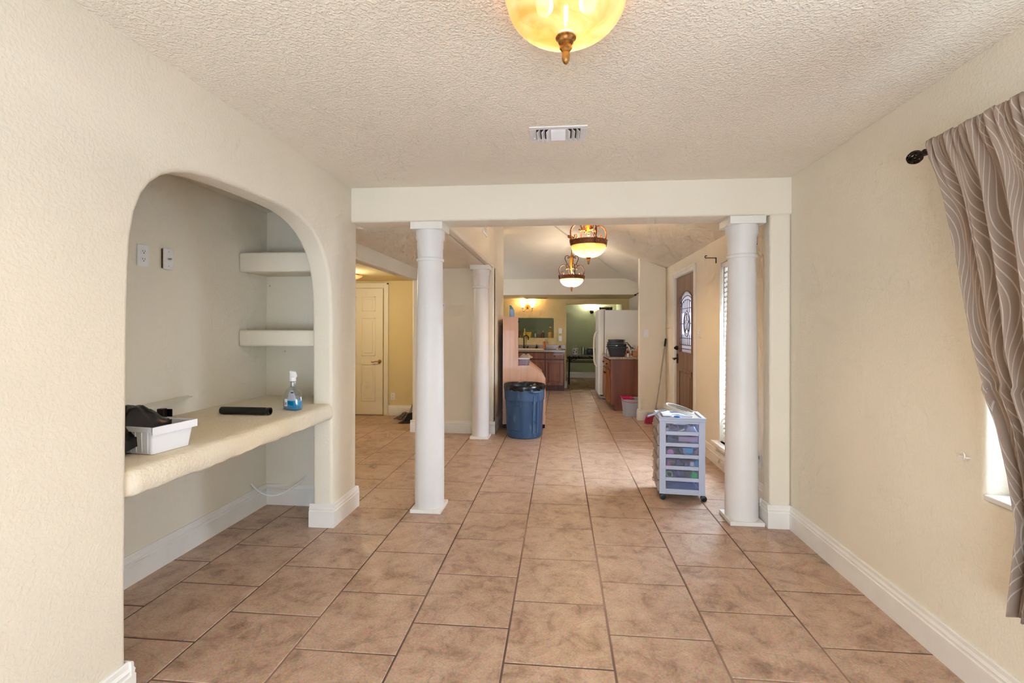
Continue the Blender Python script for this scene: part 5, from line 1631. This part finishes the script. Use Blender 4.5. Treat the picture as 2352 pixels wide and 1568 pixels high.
# ------------------------------------------------------------------ sink run
SY = 10.78
CHERRY_D = wood('cherry drawer front', (108, 58, 38), (150, 92, 66), axis='z')
CHERRY_K = wood('dark cherry frame', (52, 24, 15), (86, 44, 28))
t = thing('sink_cabinet', 'dark cherry sink base cabinet under the pass-through window', 'cabinet', (-.9, 11.0, 0))
MB().box(-2.57, .103, SY, SY + .02, .10, .872).box(.083, .103, SY + .02, YW - .002, .10, .872).box(-2.57, .083, SY + .02, YW - .002, .10, .12).build('body', CHERRY_K, t, smooth=False)
MB().box(-2.57, .103, SY + .012, YW - .002, 0, .10).build('toe_kick', CHERRY_K, t, smooth=False)
for (a, b) in ((-.315, .085), (-.80, -.335), (-1.285, -.82), (-1.77, -1.305)):
    d_ = MB().box(a, b, SY - .024, SY - .001, .715, .845, bev=.008).build('drawer', CHERRY_D, t, smooth=False)
    if a > -.4: knob(MB(), ((a + b) / 2, SY - .018, .78), (0, -1, 0)).build('knob', BRONZE, d_)
    m2 = MB().box(a + .05, b - .05, SY - .008, SY - .001, .17, .645)
    for q in ((a, b, .125, .18), (a, b, .635, .69), (a, a + .06, .18, .635), (b - .06, b, .18, .635)): m2.box(q[0], q[1], SY - .026, SY - .001, q[2], q[3], bev=.005)
    m2.box(a + .085, b - .085, SY - .022, SY - .007, .205, .61, bev=.008)
    m2.build('door', CHERRY_D, t, smooth=False)
ct = thing('granite_countertop', 'speckled granite sink countertop with backsplash against the far kitchen wall', 'countertop', (-.9, 11.0, .873))
mb = MB().box(-2.57, .125, SY - .03, 10.86, .873, .912, bev=.003).box(-2.57, .125, 11.25, YW - .001, .873, .912).box(-.36, .125, 10.86, 11.25, .873, .912).box(-2.57, -1.16, 10.86, 11.25, .873, .912)
mb.build('slab', GRANITE, ct, smooth=False)
MB().box(-2.57, .125, YW - .022, YW - .001, .9125, 1.012, bev=.002).build('backsplash', GRANITE, ct, smooth=False)
t = thing('kitchen_sink', 'cream drop-in kitchen sink in the granite counter', 'sink', (-.76, 11.05, .912))
SINK = mat('cream sink enamel', (240, 222, 176), rough=.2)
mb = taper_box(MB(), -.76, 11.055, .36, .17, .385, .185, .74, .918, .04, thick=.01)
mb.build('basin', SINK, t)
mb = MB()
for q in ((-1.17, -.35, 10.855, 10.875), (-1.17, -.35, 11.235, 11.256), (-1.17, -1.145, 10.875, 11.235), (-.375, -.35, 10.875, 11.235)): mb.box(q[0], q[1], q[2], q[3], .9125, .930, bev=.005)
mb.build('rim', SINK, t, smooth=False)
t = thing('kitchen_faucet', 'black gooseneck kitchen faucet behind the cream sink', 'faucet', (-.87, 11.285, .912))
fx, fy = -.845, 11.285
MB().box(fx - .11, fx + .11, fy - .025, fy + .025, .9125, .922, bev=.004).build('deck_plate', BLACKMT, t)
pp = [(fx, fy, .92), (fx, fy, 1.06)] + [(fx + .055 - .055 * math.cos(a), fy - .05 * (1 - math.cos(a)) * .5, 1.06 + .12 + .055 * math.sin(a) - .0) for a in [math.radians(d_) for d_ in range(0, 181, 15)]] + [(fx + .11, fy - .05, 1.13)]
MB().tube(pp, .012, 10).tube([(fx, fy, .92), (fx, fy, .98)], .018, 10).build('spout', BLACKMT, t)
MB().tube([(fx + .085, fy, .92), (fx + .085, fy, .955), (fx + .10, fy - .02, .985)], .011, 8).build('lever', BLACKMT, t)
t = thing('soap_dispenser', 'dark soap pump beside the kitchen faucet', 'dispenser', (-.545, 11.28, .912))
MB().lathe([(.001, .9125), (.022, .9125), (.024, .93), (.020, .975), (.009, .985), (.008, 1.01), (.012, 1.012), (.012, 1.022), (.001, 1.023)], (-.545, 11.28, 0), 20).build('pump', BLACKMT, t)
t = thing('brush_bottle', 'orange dish brush bottle standing on the sink counter', 'brush', (-.365, 11.29, .912))
MB().lathe([(.001, .9125), (.026, .9125), (.027, .93), (.024, .96), (.027, .99), (.027, 1.06), (.022, 1.09), (.014, 1.10), (.001, 1.101)], (-.365, 11.285, 0), 22).build('body', mat('orange plastic', (222, 116, 26), rough=.4), t)
MB().lathe([(.013, 1.10), (.012, 1.13), (.006, 1.145), (.001, 1.146)], (-.365, 11.285, 0), 18).build('cap', WHITEPL, t)
rumple(-.10, .07, 11.10, 11.27, .9125, .045, 51, 18).build('foil_packet', mat('silver foil', (210, 208, 216), rough=.2, metal=.7), angle=30, tag=('crumpled silver foil packet on the counter beside the doorway', 'foil'))
MB().sphere((.0, 11.18, .975), .026, 14, 8, (1.1, .8, .8)).build('tomato', mat('dark red skin', (120, 26, 24), rough=.3), tag=('small dark red fruit on the silver foil', 'fruit'))

# pass-through sill items
SZ = 1.176
sy = YW + .065
t = thing('clay_jug', 'round orange brown clay jug at the near end of the pass-through sill', 'jug', (-.98, sy, SZ))
CLAY = mat('orange clay', (172, 96, 32), rough=.5, col2=(112, 56, 20), nscale=14)
MB().lathe([(.001, .0), (.04, .0), (.055, .03), (.06, .07), (.048, .11), (.032, .135), (.036, .15), (.03, .152), (.026, .13), (.001, .128)], (-1.0, sy, SZ + .0005), 28).build('body', CLAY, t)
MB().tube([(-.955, sy, SZ + .06), (-.925, sy, SZ + .09), (-.93, sy, SZ + .13), (-.965, sy, SZ + .135)], .008, 8).build('handle', CLAY, t)
MB().sphere((-.935, sy, SZ + .145), .022, 10, 8).sphere((-.985, sy, SZ + .15), .026, 10, 8).build('leafy_stopper', mat('dark knob', (96, 48, 22), rough=.6), t)
YEL = mat('yellow plastic', (222, 176, 40), rough=.35)
t = thing('spray_bottle', 'yellow cleaner spray bottle on the pass-through sill', 'spray bottle', (-.83, sy, SZ))
MB().lathe([(.001, .0), (.036, .0), (.038, .01), (.037, .09), (.026, .13), (.016, .15), (.014, .165), (.001, .166)], (-.835, sy - .01, SZ + .0005), 24).build('body', mat('pale yellow bottle', (226, 200, 120), rough=.3, col2=(206, 168, 56), nscale=6), t)
MB().lathe([(.015, .165), (.016, .185), (.012, .19), (.012, .205), (.006, .225), (.001, .226)], (-.835, sy - .01, SZ), 18).box(-.865, -.825, sy - .02, sy, SZ + .20, SZ + .216, bev=.003).build('trigger_head', YEL, t)
t = thing('measuring_cup', 'square yellow plastic tub on the pass-through sill', 'tub', (-.73, sy, SZ))
taper_box(MB(), -.735, sy, .048, .045, .062, .055, SZ + .0005, SZ + .135, .012, thick=.003).build('tub', YEL, t)
MB().box(-.801, -.669, sy - .059, sy + .059, SZ + .127, SZ + .137, bev=.002).build('rim', YEL, t, smooth=False)
t = thing('glass_bottle', 'clear glass bottle with dark stopper in the middle of the sill', 'bottle', (-.56, sy, SZ))
MB().lathe([(.001, .0), (.034, .0), (.035, .01), (.034, .11), (.022, .15), (.014, .17), (.014, .19)], (-.575, sy, SZ + .0005), 22).build('body', thin_glass('green tinted glass', (214, 222, 206), .25, .04, body=(200, 206, 190), bodyfac=.12), t)
MB().lathe([(.016, .188), (.017, .205), (.001, .206)], (-.575, sy, SZ), 16).box(-.595, -.555, sy - .01, sy + .01, SZ + .16, SZ + .175).build('stopper', BLACKPL, t)
MB().lathe([(.001, .001), (.034, .001), (.034, .012), (.001, .013)], (-.575, sy, SZ + .0005), 22).build('base', BLACKPL, t)
t = thing('sauce_bottle', 'short red bottle beside the dark glue bottle on the sill', 'bottle', (-.44, sy, SZ))
MB().lathe([(.001, .0), (.02, .0), (.021, .07), (.014, .09), (.012, .105), (.001, .106)], (-.445, sy, SZ + .0005), 18).build('body', mat('red bottle', (150, 36, 26), rough=.35), t)
t = thing('glue_bottle', 'dark labelled squeeze bottle with white nozzle on the sill', 'bottle', (-.395, sy, SZ))
MB().lathe([(.001, .0), (.024, .0), (.025, .01), (.025, .11), (.018, .13), (.001, .131)], (-.395, sy, SZ + .0005), 20).build('body', mat('dark label', (72, 62, 60), rough=.4), t)
MB().lathe([(.012, .13), (.008, .155), (.003, .18), (.001, .181)], (-.395, sy, SZ), 14).build('nozzle', WHITEPL, t)
t = thing('oil_jug', 'large clear jug of yellow cooking oil at the end of the sill', 'jug', (-.225, sy, SZ))
MB().lathe([(.001, .0), (.056, .0), (.06, .01), (.06, .14), (.048, .175), (.026, .225), (.018, .245)], (-.225, sy - .01, SZ + .0005), 26).build('bottle', thin_glass('clear jug', (248, 238, 196), .16, .06, body=(236, 214, 130), bodyfac=.3), t)
MB().lathe([(.001, .004), (.054, .004), (.0575, .012), (.0575, .135), (.001, .136)], (-.225, sy - .01, SZ + .0005), 26).build('oil', mat('yellow oil', (232, 186, 24), rough=.15), t)
MB().lathe([(.020, .243), (.020, .262), (.001, .263)], (-.225, sy - .01, SZ), 18).build('cap', mat('pale cap', (236, 224, 176), rough=.4), t)
patchm = MB()
for k in range(2): pass

# wall sconce with two lit bell shades
t = thing('wall_sconce', 'brass double-arm wall sconce with two lit glass shades over the sink', 'wall lamp', (-.763, YW, 1.915))
MB().lathe([(.052, 0), (.052, -.008), (.046, -.018), (.026, -.022), (.020, -.034), (.012, -.042), (.001, -.043)], (-.763, YW, 1.915), 28, axis='y').build('backplate', BRASS, t)
SHADE = mat('lit frosted shade', (255, 240, 214), rough=.4, emit=(255, 226, 170), estr=1.0, translucent=.4)
for sg in (-1, 1):
    sx = -.763 + sg * .115
    MB().tube(smooth := [(-.763 + sg * .02, YW - .04, 1.905), (-.763 + sg * .045, YW - .07, 1.84), (-.763 + sg * .075, YW - .085, 1.80), (sx - sg * .01, YW - .09, 1.80), (sx + sg * .002, YW - .09, 1.835), (sx, YW - .09, 1.872)], .006, 8).build('arm', BRASS, t)
    MB().lathe([(.001, 1.868), (.026, 1.870), (.028, 1.884), (.016, 1.892)], (sx, YW - .09, 0), 20).build('cup', BRASS, t)
    MB().lathe([(.018, 1.885), (.034, 1.90), (.040, 1.93), (.042, 1.96), (.052, 1.985), (.056, 1.99)], (sx, YW - .09, 0), 24).build('shade', SHADE, t)
    point('lamp_light', (sx, YW - .09, 2.01), 1.7, (1, .72, .38), .04)
# long thin vent in the kitchen ceiling
t = thing('ceiling_vent', 'dark slotted register in the kitchen ceiling above the sconce', 'vent', (-.55, 10.9, KZ))
mb = MB().box(-.80, -.28, 10.80, 10.83, KZ - .012, KZ).box(-.80, -.28, 11.0, 11.03, KZ - .012, KZ).box(-.80, -.77, 10.83, 11.0, KZ - .012, KZ).box(-.31, -.28, 10.83, 11.0, KZ - .012, KZ)
mb.build('face_frame', mat('tan vent', (190, 168, 130), rough=.5), t, smooth=False)
for k in range(6): MB().box(-.77, -.31, 10.838 + k * .028, 10.852 + k * .028, KZ - .010, KZ - .006, rot=R(30, 'X')).build('louver', mat('tan vent louver', (120, 98, 66), rough=.5), t, smooth=False)

# ------------------------------------------------------------------ green utility room
t = thing('folding_table', 'grey folding table with black metal legs in the green room', 'table', (.75, 12.3, 0))
MB().box(.14, 1.40, 11.98, 12.62, .712, .742, bev=.008).build('table_top', mat('grey table top', (150, 140, 140), rough=.5), t)
for y in (12.05, 12.55):
    for x in (.245, 1.02):
        MB().tube([(x, y, .712), (x - .01, y, .0)], .014, 8).build('leg', BLACKMT, t)
    MB().tube([(.18, y, .655), (1.36, y, .655)], .012, 8).build('rail', BLACKMT, t)
    MB().tube([(.24, y, .56), (1.03, y, .56)], .010, 8).build('brace', BLACKMT, t)
    MB().tube([(.24, y, .56), (.55, y, .70)], .008, 6).build('brace', BLACKMT, t)
    MB().tube([(1.03, y, .58), (.72, y, .70)], .008, 6).build('brace', BLACKMT, t)
    MB().tube([(.16, y, .56), (.40, y, .70)], .008, 6).build('brace', BLACKMT, t)
TZ = .7425
t = thing('popcorn_bucket', 'white printed paper bucket on the folding table', 'bucket', (.40, 12.2, TZ))
BK = mat('white bucket paper', (236, 232, 230), rough=.5)
MB().lathe([(.001, 0), (.058, 0), (.076, .155), (.079, .158), (.076, .161), (.072, .155), (.055, .006), (.001, .005)], (.395, 12.2, TZ + .001), 28).build('body', BK, t)
for (a, h, rr) in ((-110, .11, .016), (-75, .07, .018), (-130, .055, .02), (-60, .12, .012)):
    aa = math.radians(a); r_ = .059 + .018 * h / .155
    MB().sphere((.395 + r_ * math.cos(aa), 12.2 + r_ * math.sin(aa), TZ + h), rr, 10, 6, (.8, .25, 1)).build('printed_spot', DARK, t)
MB().tube([(.375, 12.21, TZ + .10), (.355, 12.20, TZ + .20), (.345, 12.19, TZ + .245)], .004, 6).build('drinking_straw', WHITEPL, tag=('thinner white straw leaning out of the paper bucket', 'straw'))
MB().tube([(.40, 12.22, TZ + .10), (.415, 12.22, TZ + .19), (.40, 12.215, TZ + .245)], .004, 6).build('drinking_straw', WHITEPL, tag=('bent white straw at the right of the paper bucket', 'straw'))
MB().box(.245, .33, 12.08, 12.20, TZ, TZ + .025, bev=.006).build('snack_packet', mat('red white packet', (196, 90, 76), rough=.4, col2=(232, 220, 214), nscale=30), tag=('small red and white packet beside the paper bucket', 'packet'))
t = thing('drinking_glass', 'clear drinking glass between the bucket and the black speaker', 'glass', (.58, 12.2, TZ))
MB().lathe([(.001, .0), (.034, .0), (.040, .19), (.037, .19), (.031, .008), (.001, .007)], (.585, 12.2, TZ + .001), 22).build('tumbler', thin_glass('drinking glass', (240, 244, 240), .3, .03), t)
t = thing('black_speaker', 'black boxy speaker on the folding table beside the refrigerator', 'speaker', (.78, 12.25, TZ))
MB().box(.685, .90, 12.15, 12.36, TZ, TZ + .165, bev=.012).build('cabinet', BLACKPL, t)
MB().lathe([(.022, 0), (.022, -.003), (.016, -.004), (.001, -.002)], (.765, 12.151, TZ + .115), 20, axis='y').build('dial', CHAR, t)
MB().box(.622, .683, 12.15, 12.32, TZ, TZ + .12, bev=.006).build('charger_box', mat('slate box', (96, 104, 108), rough=.5), tag=('grey box pressed against the black speaker', 'box'))
t = thing('wall_sconce', 'single wall sconce with white lit shade on the green wall', 'wall lamp', (.913, 13.8, 1.93))
MB().lathe([(.055, 0), (.052, -.02), (.03, -.035), (.012, -.05), (.001, -.051)], (.905, 13.8, 1.885), 24, axis='y').build('backplate', BRONZE, t)
MB().tube([(.905, 13.75, 1.885), (.905, 13.70, 1.90), (.905, 13.70, 1.935)], .012, 8).build('arm', BRONZE, t)
MB().lathe([(.035, 1.925), (.045, 1.97), (.066, 2.04), (.064, 2.04), (.04, 1.96), (.03, 1.927)], (.905, 13.70, 0), 24).build('shade', mat('lit white shade', (255, 255, 250), emit=(255, 250, 236), estr=2.6, rough=.4), t)
point('lamp_light', (.905, 13.70, 2.10), 9, (1, .95, .84), .05)

# ------------------------------------------------------------------ labels for the setting
LBL = {
 'ceiling': 'cream textured ceiling of the near room', 'wall_left': 'cream textured wall with the arched recess', 'wall_recess': 'shaded cream walls inside the arched recess',
 'wall_right': 'cream textured wall with the curtained window', 'wall_entry': 'yellowish cream wall with the front door and blinds', 'wall_back': 'cream wall behind the viewer with wide glass doors added for daylight',
 'beam_header': 'cream plaster beam resting on the two front columns', 'wall_pilaster': 'narrow cream pilaster at the end of the beam',
}
for o in bpy.data.objects:
    if o.parent is None and o.get('kind') == 'structure':
        nm = o.name.split('.')[0]
        if 'label' not in o: o['label'] = LBL.get(nm, 'painted ' + nm.replace('_', ' ') + ' of the house interior')
        if 'category' not in o: o['category'] = nm.split('_')[0]
